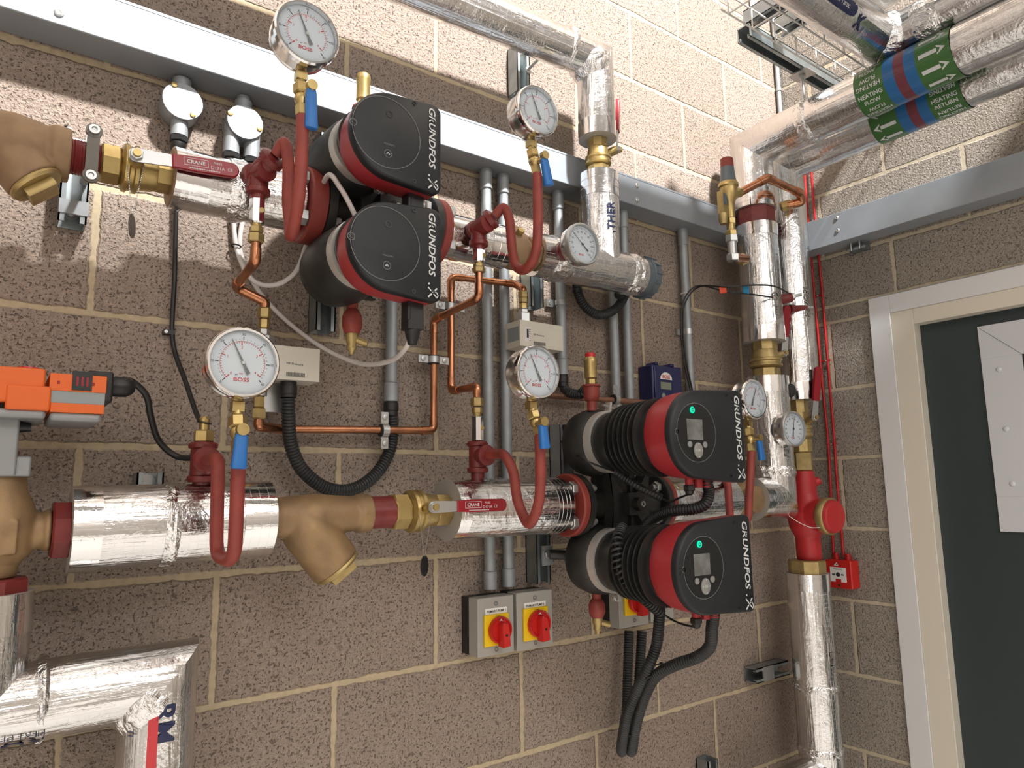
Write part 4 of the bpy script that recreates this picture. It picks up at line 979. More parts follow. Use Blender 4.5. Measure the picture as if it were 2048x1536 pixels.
# upper middle
xg=P(1076,221,.345); t0=P(957,458,.205); br=P(990,432,.235); gB=P(1074,348,.335); tz=P(1050,531,.30).z
dn=P(1022,470,.262)
siphon('long red siphon loop of the gauge near upright red valve lever',teeF(t0,P(936,470,DP+.03),br),[br,br+(br-t0).normalized()*.022+UP*.003,V(dn.x-.002,-.260,P(1019,440,.26).z),V(dn.x+.002,-.262,P(1024,495,.262).z),V(dn.x+.005,-.272,P(1034,532,.275).z),V((dn.x+gB.x)/2+.002,-.300,tz-.006),V(gB.x-.002,-.328,P(1074,505,.33).z),V(gB.x,-.335,P(1074,440,.335).z),V(gB.x,-.335,gB.z)],None)
st=gauge('round gauge before steel trunking, right of the upper pump',xg,.0515,.044,113)
cock('blue lever gauge cock under the gauge before the trunking, right of the upper pump',st+UP*.004,V(gB.x,-.335,gB.z-.002),P(1088,318,.35),P(1098,372,.35),0)
UMT=t0
# thermometers and the riser gauge
q=P(1166,488,.27); gauge('cream rimmed round thermometer in front of the upper lagged tee',q,.0470,.030,140,'t',False,name='thermometer')
a=P(1118,505,DP+.03); b=q-OUT*.03; solo('gauge_socket',MB().cyl(a,a.lerp(b,.95),.012,16).lathe(a.lerp(b,.25),(b-a).normalized(),[(0,.020),(.004,.023),(.02,.023),(.026,.018)],20),'primerdark','dark red socket holding the cream rimmed thermometer','pipe fitting')
q=P(1508,798,.27); st=gauge('pressure gauge squeezed between the upper lower-pump head and front riser'.replace('upper lower-pump head','top ribbed pump motor'),q,.0520,.040,66)
gB=P(1503,905,.265)
cock('blue lever gauge cock at front riser, right of the top ribbed motor',st+UP*.004,gB,P(1518,880,.28),P(1524,920,.28),0)
s0=P(1458,1000,.235)
T=thing('siphon_tube','red siphon tube partly hidden behind the ribbed motors near front riser','pipe',s0)
part('tube',MB().tube(fil([P(1452,965,DP+.03),P(1455,962,.235),V(s0.x,-.235,P(1462,1040,.235).z),P(1496,1046,.265),V(gB.x,-.265,gB.z+.002)],[.015,.02,.026],8),RS,14),'primer',T)
q=P(1588,858,.235); gauge('dial thermometer on the front riser, left of red regulating valve',q,.0500,.038,80,'t',False,name='thermometer',tilt=(-.10,0))
solo('gauge_socket',MB().cyl(V(RISX,-DP-.03,q.z-.002),q-OUT*.034,.014,18).lathe(q-OUT*.062,OUT,[(0,.018),(.004,.024),(.02,.024)],20),'pvcgrey','grey socket behind the riser dial thermometer','pipe fitting')
# ================================================================ TRUNKING, CONDUITS, BOXES
TZ0,TZ1=.684,.765
m_=MB().bb(-3.55,-.004,.001,.075,TZ0,TZ1); T=thing('cable_trunking','long galvanised steel trunking along the left wall above the pumps','trunking',V(-1.2,-.03,TZ0)); part('trunking_body',m_,'trunk',T,bev=.002)
for px_,py_ in ((118,26),(1274,371),(1274,400)):
    q=P(px_,py_,.0755); part('screw',MB().lathe(q,OUT,[(0,.0075),(.002,.0065),(.003,.004),(.0022,.002)],16),'zinc',T)
part('lid_seam',MB().bb(-3.55,-.004,.0735,.0758,TZ1-.0035,TZ1+.0015),'trunk',T)
yR0,yR1=.078,3.3; m_=MB(); rbox(m_,yR0,yR1,.001,.075,.690,.790); T=thing('cable_trunking','galvanised steel trunking on the right wall above the door','trunking',V(-.03,-.8,.69)); part('trunking_body',m_,'trunk',T,bev=.002)
for px_,py_ in ((1673,436),(1675,461)):
    q=PR(px_,py_,.0755); part('screw',MB().lathe(q,V(-1,0,0),[(0,.007),(.002,.006),(.003,.004),(.0022,.002)],16),'zinc',T)
m_=MB(); rbox(m_,yR0-.001,yR0+.034,.0745,.0762,.689,.791); part('end_sleeve',m_,'galv',T,'blue-grey joint sleeve')
RC=.0125
def conduit(label,pt,pb,top=True,bottom=True,extra=None,r=RC,d=.024):
    a=P(*pt,d); b=P(*pb,d); x=(a.x+b.x)/2; zt=TZ0-.0005 if top else a.z; zb=b.z
    T=thing('conduit',label,'conduit',V(x,-d,zb),'galvanised conduits below the trunking' if top else None)
    part('conduit_tube',MB().cyl(V(x,-d,zb),V(x,-d,zt),r,20),'galv',T)
    if top: part('coupler',MB().lathe(V(x,-d,zt-.050),UP,[(0,r*1.05),(.002,r*1.22),(.050,r*1.22)],20),'galv',T)
    if bottom: part('coupler',MB().lathe(V(x,-d,zb),UP,[(0,r*1.22),(.038,r*1.22),(.040,r*1.05)],20),'galv',T)
    return T,V(x,-d,zb)
conduit('galvanised conduit dropping to the left isolator, left one of the close pair',(970,335),(982,1178))
conduit('galvanised conduit dropping to the right isolator, right one of the close pair',(1003,340),(1020,1172))
T,C3=conduit('galvanised conduit behind the upper pump ending in black flexible hose',(785,390),(783,803))
T,C4=conduit('galvanised conduit behind the middle beige switch box, clipped by a saddle',(1113,395),(1128,750))
q=P(1121,606,.024); m_=MB().tube([q+UP*.006,q-UP*.006],RC*1.16,20); m_.bb(q.x-.034,q.x-.010,.0,.010,q.z-.010,q.z+.010); m_.lathe(V(q.x-.024,-.010,q.z),OUT,[(0,.005),(.002,.004)],12); part('saddle',m_,'zinc',T)
T,_c=conduit('galvanised conduit under trunking, left of pair beside the grey end cap',(1221,420),(1231,812),bottom=False)
conduit('galvanised conduit under trunking, right of pair beside the grey end cap',(1243,420),(1262,812),bottom=False)
T,C7=conduit('galvanised conduit next to the blue box, black wires tied to it',(1367,480),(1382,808),bottom=False)
q=P(1376,664,.024); m_=MB().tube([q+UP*.008,q-UP*.008],RC*1.16,20); m_.bb(q.x-.03,q.x-.010,0,.010,q.z-.009,q.z+.009); part('saddle',m_,'zinc',T)
q=P(1371,588,.024); part('cable_tie',MB().torus(q,UP,RC*1.1,.002,20,6),'cablewhite',T,'white tie')
a=P(1557,205,.014); b=P(1552,-40,.014); T=thing('conduit','slim grey conduit standing in the corner of the two walls','conduit',a); part('conduit_tube',MB().cyl(V(-.014,-.014,.70),V(-.014,-.014,1.9),.008,16),'galv',T); part('coupler',MB().cyl(V(-.014,-.014,a.z+.045),V(-.014,-.014,a.z+.058),.0105,16),'galv',T)
q=P(1508,10,.012); T=thing('conduit','slim white conduit pair at the top edge near the hanging strut','conduit',V(q.x,-.012,1.2)); 
for k in (-.010,.010): part('conduit_tube',MB().cyl(V(q.x+k,-.010,P(1508,33,.012).z),V(q.x+k,-.010,1.9),.007,12),'cablewhite',T)
def jbox(label,c,r,ports,sc):
    T=thing('junction_box',label,'junction box',c-OUT*c.y*0-UP*r,'round galvanised junction boxes'); b=V(c.x,-.003,c.z); D=-c.y
    part('box_body',MB().lathe(b,OUT,[(0,r),(D-.008,r),(D-.006,r*.99)],36).cyl(b+OUT*.022+UP*r*.8,V(c.x,-.025,TZ0-.002),.0125,18),'galv',T)
    part('lid',MB().lathe(V(c.x,-D+.006,c.z),OUT,[(0,r*1.0),(.004,r*1.02),(.006,r*.99)],36),'galv',T)
    for sx,sz in sc: part('screw',MB().lathe(V(c.x+sx*r,-D,c.z+sz*r),OUT,[(0,.0055),(.002,.005),(.0025,.003)],14),'brass',T)
    out=[]
    part('collar',MB().lathe(V(c.x,-.025,c.z+r*.95),UP,[(0,.016),(.018,.016)],18),'galv',T)
    for x in ports:
        p=V(c.x+x,-.025,c.z-r*(.9 if x==0 else .2)); L=.030 if x==0 else .055
        part('spout',MB().lathe(p,V(0,0,-1),[(0,.0145),(L,.0150)],18),'galv',T)
        q=p-UP*L; gl=part('cable_gland',MB().hexn(q,V(0,0,-1),.012,.028).lathe(q-UP*.012,V(0,0,-1),[(0,.011),(.002,.0135),(.012,.013),(.017,.009)],18),'black',T); out.append(q-UP*.028)
    return out
J1=jbox('round galvanised junction box with one black gland, nearer the left edge',P(366,202,.045),.0345,[0],((-.45,.78),(.52,-.62)))
J2=jbox('round galvanised junction box with two black glands, left of the topmost gauge',P(491,244,.045),.0335,[-.019,.019],((-.85,.28),(.80,-.18)))
# isolators
def isolator(label,x0,x1,z0,z1,txt,grp,kr=.036):
    T=thing('isolator_switch',label,'switch',V((x0+x1)/2,0,z0),grp)
    d0,d1=.004,.066
    part('box_base',MB().bb(x0+.001,x1-.001,d0-.003,.030,z0+.001,z1-.001),'black',T,'black back box')
    cx=(x0+x1)/2; h=z1-z0; m_=MB().bb(x0,x1,.030,d1,z0,z1)
    part('box_cover',m_,'isogrey',T,bev=.002)
    for zz in (z1-h*.115,z0+h*.10): part('screw',MB().lathe(V(cx+.012*0,-d1,zz),OUT,[(-.001,.0052),(.001,.0050),(.001,.003),(-.0004,.002)],16),'greyprint',T)
    w=x1-x0
    if txt: m_=MB().bb(cx-w*.30,cx+w*.30,d1,d1+.0008,z1-h*.30,z1-h*.19); m_.text(txt,V(cx,-d1-.0012,z1-h*.245),X,UP,.0068,1,True); part('name_label',m_,['white','ink'],T,'white label strip')
    py=cx-.002; zc=z0+h*.44; a=w*.335
    m_=MB().bb(py-a,py+a,d1,d1+.007,zc-a*1.02,zc+a*1.02); m_.text('OFF',V(py+.002,-d1-.0075,zc+a*.86),X,UP,.007,1); pl=part('yellow_plate',m_,['yellow','ink'],T,bev=.0015)
    ko=V(py+.004,-d1-.007,zc); m_=MB().lathe(ko,OUT,[(0,a*.86),(.004,a*.88),(.010,a*.88),(.013,a*.82),(.011,a*.74),(.008,a*.70)],40)
    u=V(.10,0,-1).normalized(); v=u.cross(OUT)
    m_.prism([(-a*.55,-a*.10),(-a*.4,-a*.24),(a*.2,-a*.30),(a*1.02,-a*.28),(a*1.02,a*.28),(a*.2,a*.30),(-a*.4,a*.24),(-a*.55,a*.10)],ko+OUT*.006,u,v,OUT,.022,0,None,.002)
    m_.lathe(ko+OUT*.0285+u*a*.25,OUT,[(0,.003),(.0003,.0029)],12,1); m_.quad([ko+OUT*.0135+V(x_,0,z_)*a for x_,z_ in ((-.25,.62),(-.08,.78),(.02,.60),(-.10,.66))],2)
    part('rotary_knob',m_,['knobred','black','print'],T,'red rotary knob'); return T
q=[P(955,1198,.066),P(1027,1185,.066),P(956,1317,.066)]
isolator('grey isolator switch with yellow plate and red knob, left of the lettered pair',q[0].x,q[1].x,q[2].z,q[0].z,'PRIMARY PUMP 1','isolator switches')
q2=[P(1033,1185,.066),P(1104,1176,.066)]
isolator('grey isolator switch with yellow plate and red knob, right of the lettered pair',q2[0].x,q2[1].x,P(1033,1304,.066).z,P(1070,1182,.066).z,'PRIMARY PUMP 2','isolator switches')
q3=[P(1240,1261,.066),P(1297,1245,.066)]
isolator('isolator switch half hidden under the lower ribbed motor, yellow plate showing',q3[0].x,q3[1].x+.002,(q3[0].z+q3[1].z)/2,(q3[0].z+q3[1].z)/2+.145,None,'isolator switches')
isolator('isolator switch mostly hidden behind lower motor, rightmost, near black spiral',q3[1].x+.010,q3[1].x+.096,(q3[0].z+q3[1].z)/2+.003,(q3[0].z+q3[1].z)/2+.148,None,'isolator switches')
I3=V((q3[0].x+q3[1].x)/2,-.035,(q3[0].z+q3[1].z)/2)
# blue box
a=P(1304,728,.055); b=P(1366,792,.055); T=thing('meter_box','dark blue control box with small grey display on the wall','meter',V(a.x,0,b.z-.02)); x0,x1=a.x,b.x; z1=a.z; z0=b.z-.03
part('box_body',MB().bb(x0,x1,.002,.055,z0,z1).bb(x0+.02,x0+.035,.01,.05,z1,z1+.010).bb(x1-.04,x1-.022,.01,.05,z1,z1+.010),'bluebox',T,bev=.005)
part('box_front',MB().bb(x0+.004,x0+(x1-x0)*.60,.055,.060,z0+.004,z1-.006),'bluebox',T,bev=.002)
xm=x0+(x1-x0)*.40; m_=MB(); vs=[V(xm+.024*math.cos(pi*i/14),-.0606,z1-.040+.020*math.sin(pi*i/14)) for i in range(15)]; m_.quad(vs,0); m_.text('BOSS',V(xm,-.0612,z1-.0325),X,UP,.0135,1,True,0,'c',None,1.0); part('badge',m_,['white','dialred'],T,'white half round badge with red letters')
part('display_screen',MB().bb(xm-.024,xm+.018,.0595,.0615,z1-.068,z1-.048),'lcd',T,'small grey display')
for k,(xx,rr_) in enumerate(((xm-.014,.0075),(xm+.013,.0048))): part('button',MB().lathe(V(xx,-.0598,z1-.086-.004*k),OUT,[(0,rr_),(.002,rr_*.95)],20),'button',T)
# beige pressure switches
def pswitch(label,fx0,fx1,fz0,fz1,d0,d1,side,lines):
    T=thing('pressure_switch',label,'switch',V((fx0+fx1)/2,-d0,fz0),'beige pressure switches'); m_=MB().bb(fx0,fx1,d0,d1,fz0,fz1); w=fx1-fx0
    lx=fx0+w*(.30 if side else .42); y=-d1-.0004
    m_.text('MP Pressure',V(lx,y,fz0+.030),X,UP,.0062,1,False,0,'l')
    for i in range(22): m_.quad([V(lx+.0016*i+j,y,fz0+k) for j,k in ((0,.006),(.0009,.006),(.0009,.014),(0,.014))])
    if side:
        m_.bb(fx0-.0004,fx0,d0+.010,d1-.006,fz0+.014,fz1-.014,2); sx=fx0+w*.17
        m_.bb(sx-.009,sx+.009,d1,d1+.0004,fz1-.050,fz1-.014,3); m_.bb(sx-.003,sx+.002,d1+.0004,d1+.0012,fz1-.040,fz1-.020,1)
        for i in range(6): m_.bb(sx+.004,sx+.008,d1+.0004,d1+.0008,fz1-.046+.005*i,fz1-.0445+.005*i,1)
    part('switch_cover',m_,['beige','ink','midgrey','cablewhite'],T,bev=0); return T
p0=P(556,688,.10); p1=P(640,697,.10); p2=P(638,764,.10); fx0=P(524,690,.10).x
pswitch('beige switch box half hidden behind the lower left gauge',fx0,p1.x,p2.z,p0.z-.002,.045,.10,False,0)
SW1=(fx0,p1.x,p2.z,p0.z-.002)
f0=P(1040,639,.11); f1=P(1125,650,.11); f2=P(1125,702,.11)
pswitch('beige switch box behind the middle gauge, left side with grey window',f0.x,f1.x,f2.z,f0.z,.052,.11,True,0)
SW2=(f0.x,f1.x,f2.z,f0.z)
def stackfit(label,name,pts,mats,cat='pipe fitting'):
    T=thing(name,label,cat,pts[0][0])
    return T
# switch connections
def conn(label,a,dirv,segs):
    "stack of hex / round segments; segs=(kind,len,size,material)"
    T=thing('switch_connector',label,'pipe fitting',a); p=a.copy()
    for k,L,s,mm in segs:
        m_=MB(); (m_.hexn(p,dirv,L,s,0,6,rot=.2) if k=='h' else m_.cyl(p,p+dirv*L,s/2,18)); part('hex_nut' if k=='h' else 'sleeve',m_,mm,T); p=p+dirv*L
    return p
d1=.075
a=V(P(527,690,d1).x,-d1,SW1[3]); E1=conn('zinc and brass connector standing on the left beige switch box',a,UP,[('h',.020,.034,'zinc'),('h',.012,.018,'zinc'),('h',.020,.017,'brass'),('h',.020,.022,'brassdull')])
a=V(P(520,764,d1).x,-d1,SW1[2]); B1=conn('brass connector hanging under the left beige switch box',a,V(0,0,-1),[('c',.030,.026,'zinc'),('h',.022,.017,'brass'),('h',.020,.022,'brassdull')])
solo('mounting_plate',MB().bb(P(530,790,.05).x,P(575,790,.05).x,.044,.048,P(550,824,.05).z,SW1[2]-.002),'zinc','pale zinc mounting plate under the left beige switch box','bracket')
a=V(P(1047,640,.080).x,-.080,SW2[3]); E2=conn('zinc and brass connector standing on the middle beige switch box',a,UP,[('h',.026,.032,'zinc'),('h',.008,.022,'zinc'),('h',.016,.018,'brass'),('h',.012,.020,'brassdull'),('h',.016,.021,'brassdull')])
# ================================================================ COPPER
RCU=.0078
def copper(label,pts,mm='copper',r=RCU,rad=.016):
    T=thing('copper_pipe',label,'pipe',pts[0]); path=fil(pts,rad,6); part('copper_tube',MB().tube(path,r,14),mm,T)
    for i in range(1,len(pts)-1):
        a=(pts[i-1]-pts[i]).normalized(); b=(pts[i+1]-pts[i]).normalized()
        q=fil([pts[i]+a*min(.03,(pts[i-1]-pts[i]).length*.6),pts[i],pts[i]+b*min(.03,(pts[i+1]-pts[i]).length*.6)],rad,6)
        part('elbow',MB().tube(q,r*1.16,16),mm,T)
    return T
def lockshield(label,a,b,flip=1):
    T=thing('lockshield_valve',label,'valve',b); d=(b-a); L=d.length; d.normalize()
    m_=MB().hexn(a,d,L*.58,.024,0,8); part('valve_body',m_,'chrome',T,'shiny square body'); c=a+d*L*.30
    part('screw',MB().lathe(c+OUT*.011+X*.004,OUT,[(0,.0045),(.003,.0043),(.003,.002)],12),'brass',T)
    part('compression_nut',MB().cyl(a+d*L*.58,a+d*L*.66,.0085,16).hexn(a+d*L*.64,d,L*.14,.020).hexn(a+d*L*.80,d,L*.20,.0235),'brassdull',T)
def at(px,py,d): return P(px,py,d)
a=ULT-UP*.044; b=V(a.x,a.y,P(514,486,-a.y).z); lockshield('shiny lockshield valve under the upper left red tee',a,b)
dd=-a.y
copper('crooked copper pipe from the upper left lockshield valve to the beige switch',[b+UP*.004,P(511,522,dd),P(470,574,.075),V(E1.x,-.075,P(525,603,.075).z),E1-UP*.004])
a=UMT-UP*.044; b=V(a.x,a.y,P(963,546,-a.y).z); lockshield('shiny lockshield valve under the upper middle red tee',a,b)
dd=-a.y; dw=.040; el=V(P(520,853,d1).x,-d1,0); el.z=P(522,853,d1).z
c0=P(867,861,dw); c1=P(868,640,dw); xx=(c0.x+c1.x)/2; ze=P(965,597,dd).z
copper('long copper pipe along the wall from left switch up to the middle lockshield',[B1+UP*.004,V(B1.x,-d1,P(522,853,d1).z),V(P(560,858,dw).x,-dw,P(560,858,dw).z),V(xx,-dw,c0.z),V(xx,-dw,c1.z),V(b.x,-dd,ze),b+UP*.004])
a=LMT+UP*.030; b=V(a.x,a.y,P(949,795,DP).z); T_=lockshield('shiny lockshield valve on the red tee left of the lower pump',a,b)
c0=P(906,782,dw); c1=P(898,553,dw); xx=(c0.x+c1.x)/2
copper('copper pipe climbing from lower lockshield and crossing conduits to the middle switch',[b-UP*.004,V(b.x,-DP,P(945,772,DP).z),V(xx,-dw,P(908,783,dw).z),V(xx,-dw,P(899,553,dw).z),V(E2.x,-dw-.01,P(1030,571,dw).z),V(E2.x,-.080,P(1044,577,.08).z),E2-UP*.004])
a=P(1085,790,.035); b=P(1330,808,.035); copper('dull reddish pipe along the wall behind the red capped air vent',[a,b],'copperdull')
def clip(label,c,ax,out_d,hor=True):
    "lined split ring clip; ax pipe direction; ears along e"
    e=X if hor else UP; T=thing('pipe_clip',label,'clip',c,'lined pipe clips'); r=RCU*1.55
    part('rubber_lining',MB().tube([c-ax*.009,c+ax*.009],r*1.05,20),'rubber',T)
    m_=MB().tube([c-ax*.007,c+ax*.007],r*1.22,20)
    for s in (1,-1):
        m_.box(c+e*s*(r*1.22+.011)+OUT*.002,(.024,.004,.016),0,e,OUT,e.cross(OUT))
    part('ring',m_,'zinc',T)
    for s in (1,-1): part('screw',MB().lathe(c+e*s*(r*1.22+.012)+OUT*.004,OUT,[(0,.006),(.003,.0055),(.0035,.003)],14),'zinc',T)
    part('stud',MB().cyl(c-OUT*r,V(c.x,-.001,c.z),.0045,10),'zinc',T)
clip('lined pipe clip on the long upright copper pipe left of conduits',P(866,720,.040),UP,0)
clip('lined pipe clip on the copper pipe beside the upper pump head',P(899,614,.040),UP,0)
clip('lined pipe clip on the low horizontal copper pipe, ears up and down',P(768,861,.040),X,0,False)
clip('lined pipe clip on the dull pipe just above the top ribbed motor',P(1230,799,.035),X,0,False)
# ================================================================ VENTS, DRAINS
def airvent(label,base,zred,zbr,ztop,cap=None,r=.0135):
    T=thing('air_vent',label,'valve',base); x,y=base.x,base.y; o=lambda z: V(x,y,z)
    part('red_socket',MB().lathe(base,UP,[(0,.011),(zred*.35,.011),(zred*.4,.0155),(zred*.55,.0185),(zred*.9,.0185),(zred*.93,.0215),(zred,.0205)],22),'primer',T)
    z0=base.z+zred
    part('vent_body',MB().hexn(o(z0),UP,.014,.022).lathe(o(z0+.013),UP,[(0,r*.8),(.003,r),(zbr-.016,r),(zbr-.013,r*1.06),(zbr-.004,r*1.06),(zbr,r*.9)],24),'brass',T)
    if cap: part('cap',MB().lathe(o(z0+.012+zbr),UP,[(0,r*.8),(.010,r*.78),(.012,r*.6)],20),'knobred',T,'red cap')
q=P(725,268,.165); z1=P(726,216,.165).z; zt2=P(729,150,.165).z
airvent('brass air vent standing before the trunking on the upper pump',q,z1-q.z,zt2-z1-.014,0)
q=P(1184,822,.17); z1=P(1184,770,.17).z; zt2=P(1184,718,.17).z
airvent('red capped brass air vent standing on the lower pump',q,z1-q.z,zt2-z1-.010,0,True,.0148)
def drain(label,top,L,L2):
    T=thing('drain_cock',label,'valve',top-UP*(L+L2)); dn=V(0,0,-1)
    part('reducer',MB().lathe(top,dn,[(0,.0105),(L*.28,.0105),(L*.36,.0150),(L*.5,.0185),(L*.8,.0185),(L,.0135)],20),'primer',T)
    b=top+dn*L; m_=MB().lathe(b,dn,[(0,.0115),(L2*.25,.0120),(L2*.5,.0085),(L2*.7,.0095),(L2*.85,.005),(L2,.004)],16); m_.cyl(b+dn*L2*.2,b+dn*L2*.48+V(.026,-.012,0),.0068,14); part('cock_body',m_,'brassdull',T)
    q=b+dn*L2*.48+V(.026,-.012,0); part('outlet_bore',MB().lathe(q,(V(.026,-.012,-L2*.28)).normalized(),[(0,.0048),(.0003,.0047)],14),'black',T)
q=P(705,600,.15); drain('red and brass drain cock under the upper pump',q,q.z-P(707,668,.15).z,P(707,668,.15).z-P(707,710,.15).z)
q=P(1193,1182,.15); drain('red and brass drain cock under the lower pump, beside hidden isolator',q,q.z-P(1195,1235,.15).z,P(1195,1235,.15).z-P(1198,1268,.15).z)
# ================================================================ PRESSURE VALVE ON THE FRONT RISER
zv=P(1458,395,.20); T=thing('bypass_valve','brass bypass valve with dark grey and red cap at the front riser','valve',zv-UP*.1); o=V(zv.x,-.20,zv.z)
ztp=P(1451,318,.20).z; zbk=P(1452,335,.20).z; zkn=P(1453,365,.20).z
part('spring_housing',MB().lathe(V(o.x,o.y,zkn),UP,[(0,.024),((zbk-zkn)*.3,.0215),((zbk-zkn),.0185)],24),'pvcgrey',T,'dark grey spring housing')
part('adjusting_cap',MB().lathe(V(o.x,o.y,zbk),UP,[(0,.0185),((ztp-zbk),.0180),((ztp-zbk)+.002,.016)],24),'primer',T,'red cap')
m_=MB().lathe(V(o.x,o.y,zkn),V(0,0,-1),[(0,.025),(.004,.028),(.012,.028),(.016,.024),(.045,.023),(.060,.013),(.105,.0135)],26); m_.lathe(o+UP*.010,V(.94,-.1,.30),[(.01,.014),(.035,.015)],18); m_.hexn(o+UP*.010+V(.94,-.1,.30)*.035,V(.94,-.1,.30),.018,.024)
e=V(o.x,o.y,zkn)-UP*.105; m_.hexn(e,V(0,0,-1),.018,.026); m_.cyl(e-UP*.018,e-UP*.040,.0115,16); m_.hexn(e-UP*.036,V(0,0,-1),.016,.028); part('valve_body',m_,'brass',T)
m_=MB().bb(o.x-.034,o.x-.016,.185,.205,zkn-.095,zkn-.03); m_.lathe(V(o.x-.025,-.195,zkn-.095),V(0,0,-1),[(0,.0125),(.022,.0125),(.026,.010),(.030,.010)],18); part('gauge_port',m_,'brassdull',T); part('port_cover',MB().bb(o.x-.033,o.x-.019,.205,.208,zkn-.070,zkn-.04),'pvcgrey',T)
st_=o+UP*.010+V(.94,-.1,.30).normalized()*.052
copper('short bent copper link looping across both risers from the brass bypass valve',[st_,P(1535,356,.245),P(1600,386,.235),P(1604,404,.225),P(1574,410,.195)],'copper',.0115,.022)
b0=e-UP*.050; q=P(1462,478,.20)
T=thing('pipe_union','nickel plated union chain below the brass bypass valve','pipe fitting',b0-UP*.05)
zz=b0.z; m_=MB().hexn(V(o.x,o.y,zz),V(0,0,-1),.020,.031).cyl(V(o.x,o.y,zz-.02),V(o.x,o.y,zz-.062),.0125,18).hexn(V(o.x,o.y,zz-.055),V(0,0,-1),.020,.032); part('union_body',m_,'zinc',T)
b0=V(o.x,o.y,zz-.073)
copper('thick short copper bend running into the front riser below the bypass valve',[b0,V(o.x,o.y,P(1464,515,.20).z),P(1492,517,.185)],'copper',.0115,.026)
q=P(1492,517,.185); solo('pipe_bush',MB().hexn(q-V(.010,-.004,0),V(.8,.6,0).normalized(),.024,.030),'brassdull','brass bush where the copper bend enters the front riser','pipe fitting')
q=P(1581,408,.20); solo('pipe_bush',MB().hexn(q,(P(1568,412,.185)-q).normalized(),.03,.028),'brass','brass bush where the copper link enters the back riser','pipe fitting')
# sensor pockets on the back riser
for (px_,py_,dr_,lab) in ((1560,600,V(.82,-.5,.25),'dark red sensor pocket between the risers with a black wire'),(1597,617,V(.9,-.4,.1),'small dark red sensor pocket on the right flank of the back riser')):
    q=P(px_,py_,.18); dr_=dr_.normalized(); T=thing('sensor_pocket',lab,'sensor',q); s=1.0 if px_==1560 else .7
    part('pocket_body',MB().cyl(q-dr_*.02,q+dr_*.035*s,.0155*s,18).lathe(q-dr_*.03,dr_,[(0,.020*s),(.012,.020*s)],18),'primerdark',T); part('clip',MB().hexn(q+dr_*.035*s,dr_,.012,.020*s).cyl(q+dr_*.045*s,q+dr_*.07*s,.005,12),'zinc',T)
# ================================================================ STRUT BRACKETS
def strutmb(a,b,w,face,dep=.041,wd=.041,t=.0028,lip=.0095):
    "C channel from a to b (points on its back plate centre), open towards face; w = width direction"
    L=(b-a); c=(a+b)/2; ax=L.normalized(); l=L.length; m_=MB()
    m_.box(c+face*t/2,(l,wd,t),0,ax,w,face)
    for s in (1,-1):
        m_.box(c+face*dep/2+w*s*(wd/2-t/2),(l,t,dep),0,ax,w,face); m_.box(c+face*(dep-t/2)+w*s*(wd/2-lip/2),(l,lip,t),0,ax,w,face); m_.box(c+face*(dep-.006)+w*s*(wd/2-lip+t/2),(l,t,.009),0,ax,w,face)
    return m_
def strutv(label,px,y0,y1,extra=None,bolt=None):
    d=.041; a=P(px,y0,d); b=P(px,y1,d); x=(a.x+b.x)/2
    T=thing('support_channel',label,'bracket',V(x,-.001,b.z)); part('channel',strutmb(V(x,-.002,b.z),V(x,-.002,a.z),X,OUT),'strut',T)
    if bolt:
        q=P(px,bolt,.005); part('wall_bolt',MB().lathe(V(x,-.005,q.z),OUT,[(0,.014),(.002,.014),(.002,.009),(.008,.008)],16),'zinc',T)
    return T,x
T,x=strutv('steel support channel at upper left holding the threaded red nipple',151,258,446,bolt=425)
q=P(173,312,.155); q=V(x+.01,-DP-.036,zu(x))
m_=MB(); zc=zu(x)
m_.box(V(x+.012,-DP-.030,zc),(.017,.005,.066))
for s in (1,-1): m_.lathe(V(x+.012,-DP-.030,zc+s*.036),OUT,[(-.003,.0115),(.003,.0115)],18)
TT=thing('pipe_clamp','grey two screw clamp strap across the threaded nipple at upper left','clip',V(x,-DP,zc-.05)); part('strap',m_,'darkcast',TT)
for s in (1,-1): part('screw',MB().lathe(V(x+.012,-DP-.033,zc+s*.037),OUT,[(0,.008),(.004,.0075),(.004,.004),(.001,.003)],16),'zinc',TT)
m_=MB().bb(x-.020,x+.022,.041,.045,zc-.058,zc-.034); m_.cyl(V(x+.012,-.043,zc),V(x+.012,-DP+.02,zc),.006,12); part('backing_plate',m_,'galv',TT)
strutv('support channel stub showing just above the lower left lagged pipe',298,945,1060,bolt=965)
T,x=strutv('long support channel standing on the wall behind the upper pump',655,268,662,bolt=640)
q=P(673,566,.05); m_=MB().bb(x-.012,x+.030,.041,.046,q.z-.018,q.z+.05); m_.bb(x-.012,x+.030,.041,.13,q.z+.02,q.z+.025); part('angle_plate',m_,'galv',T); part('bolt',MB().hexn(V(x+.004,-.046,q.z+.004),OUT,.008,.017),'zinc',T)
strutv('support channel stub under the upper lagged pipe beside the middle conduit',1073,535,613)
T,x=strutv('support channel under lower pump inlet flange, right of isolator conduits',1086,1062,1166)
q=P(1103,1108,.045); m_=MB().bb(x-.006,x+.026,.041,.046,q.z-.025,q.z+.02); part('angle_plate',m_,'galv',T); part('bolt',MB().hexn(V(x+.008,-.046,q.z),OUT,.007,.016),'zinc',T); part('support_rod',MB().cyl(V(x+.012,-.052,q.z),V(x+.085,-.10,q.z-.004),.011,14),'pumpblack',T)
T,x=strutv('white lit support channel high on the wall behind the round gauge',1046,92,185)
q=P(1060,140,.05); part('bolt',MB().cyl(V(x+.012,-.04,q.z),V(x+.012,-.11,q.z+.012),.004,10).hexn(V(x+.012,-.044,q.z),OUT,.006,.017),'zinc',T)
a=P(1128,865,.04); T=thing('support_channel','small bracket with black clips at left edge of the lower pump','bracket',V(a.x,0,P(1135,960,.04).z)); x=a.x+.004
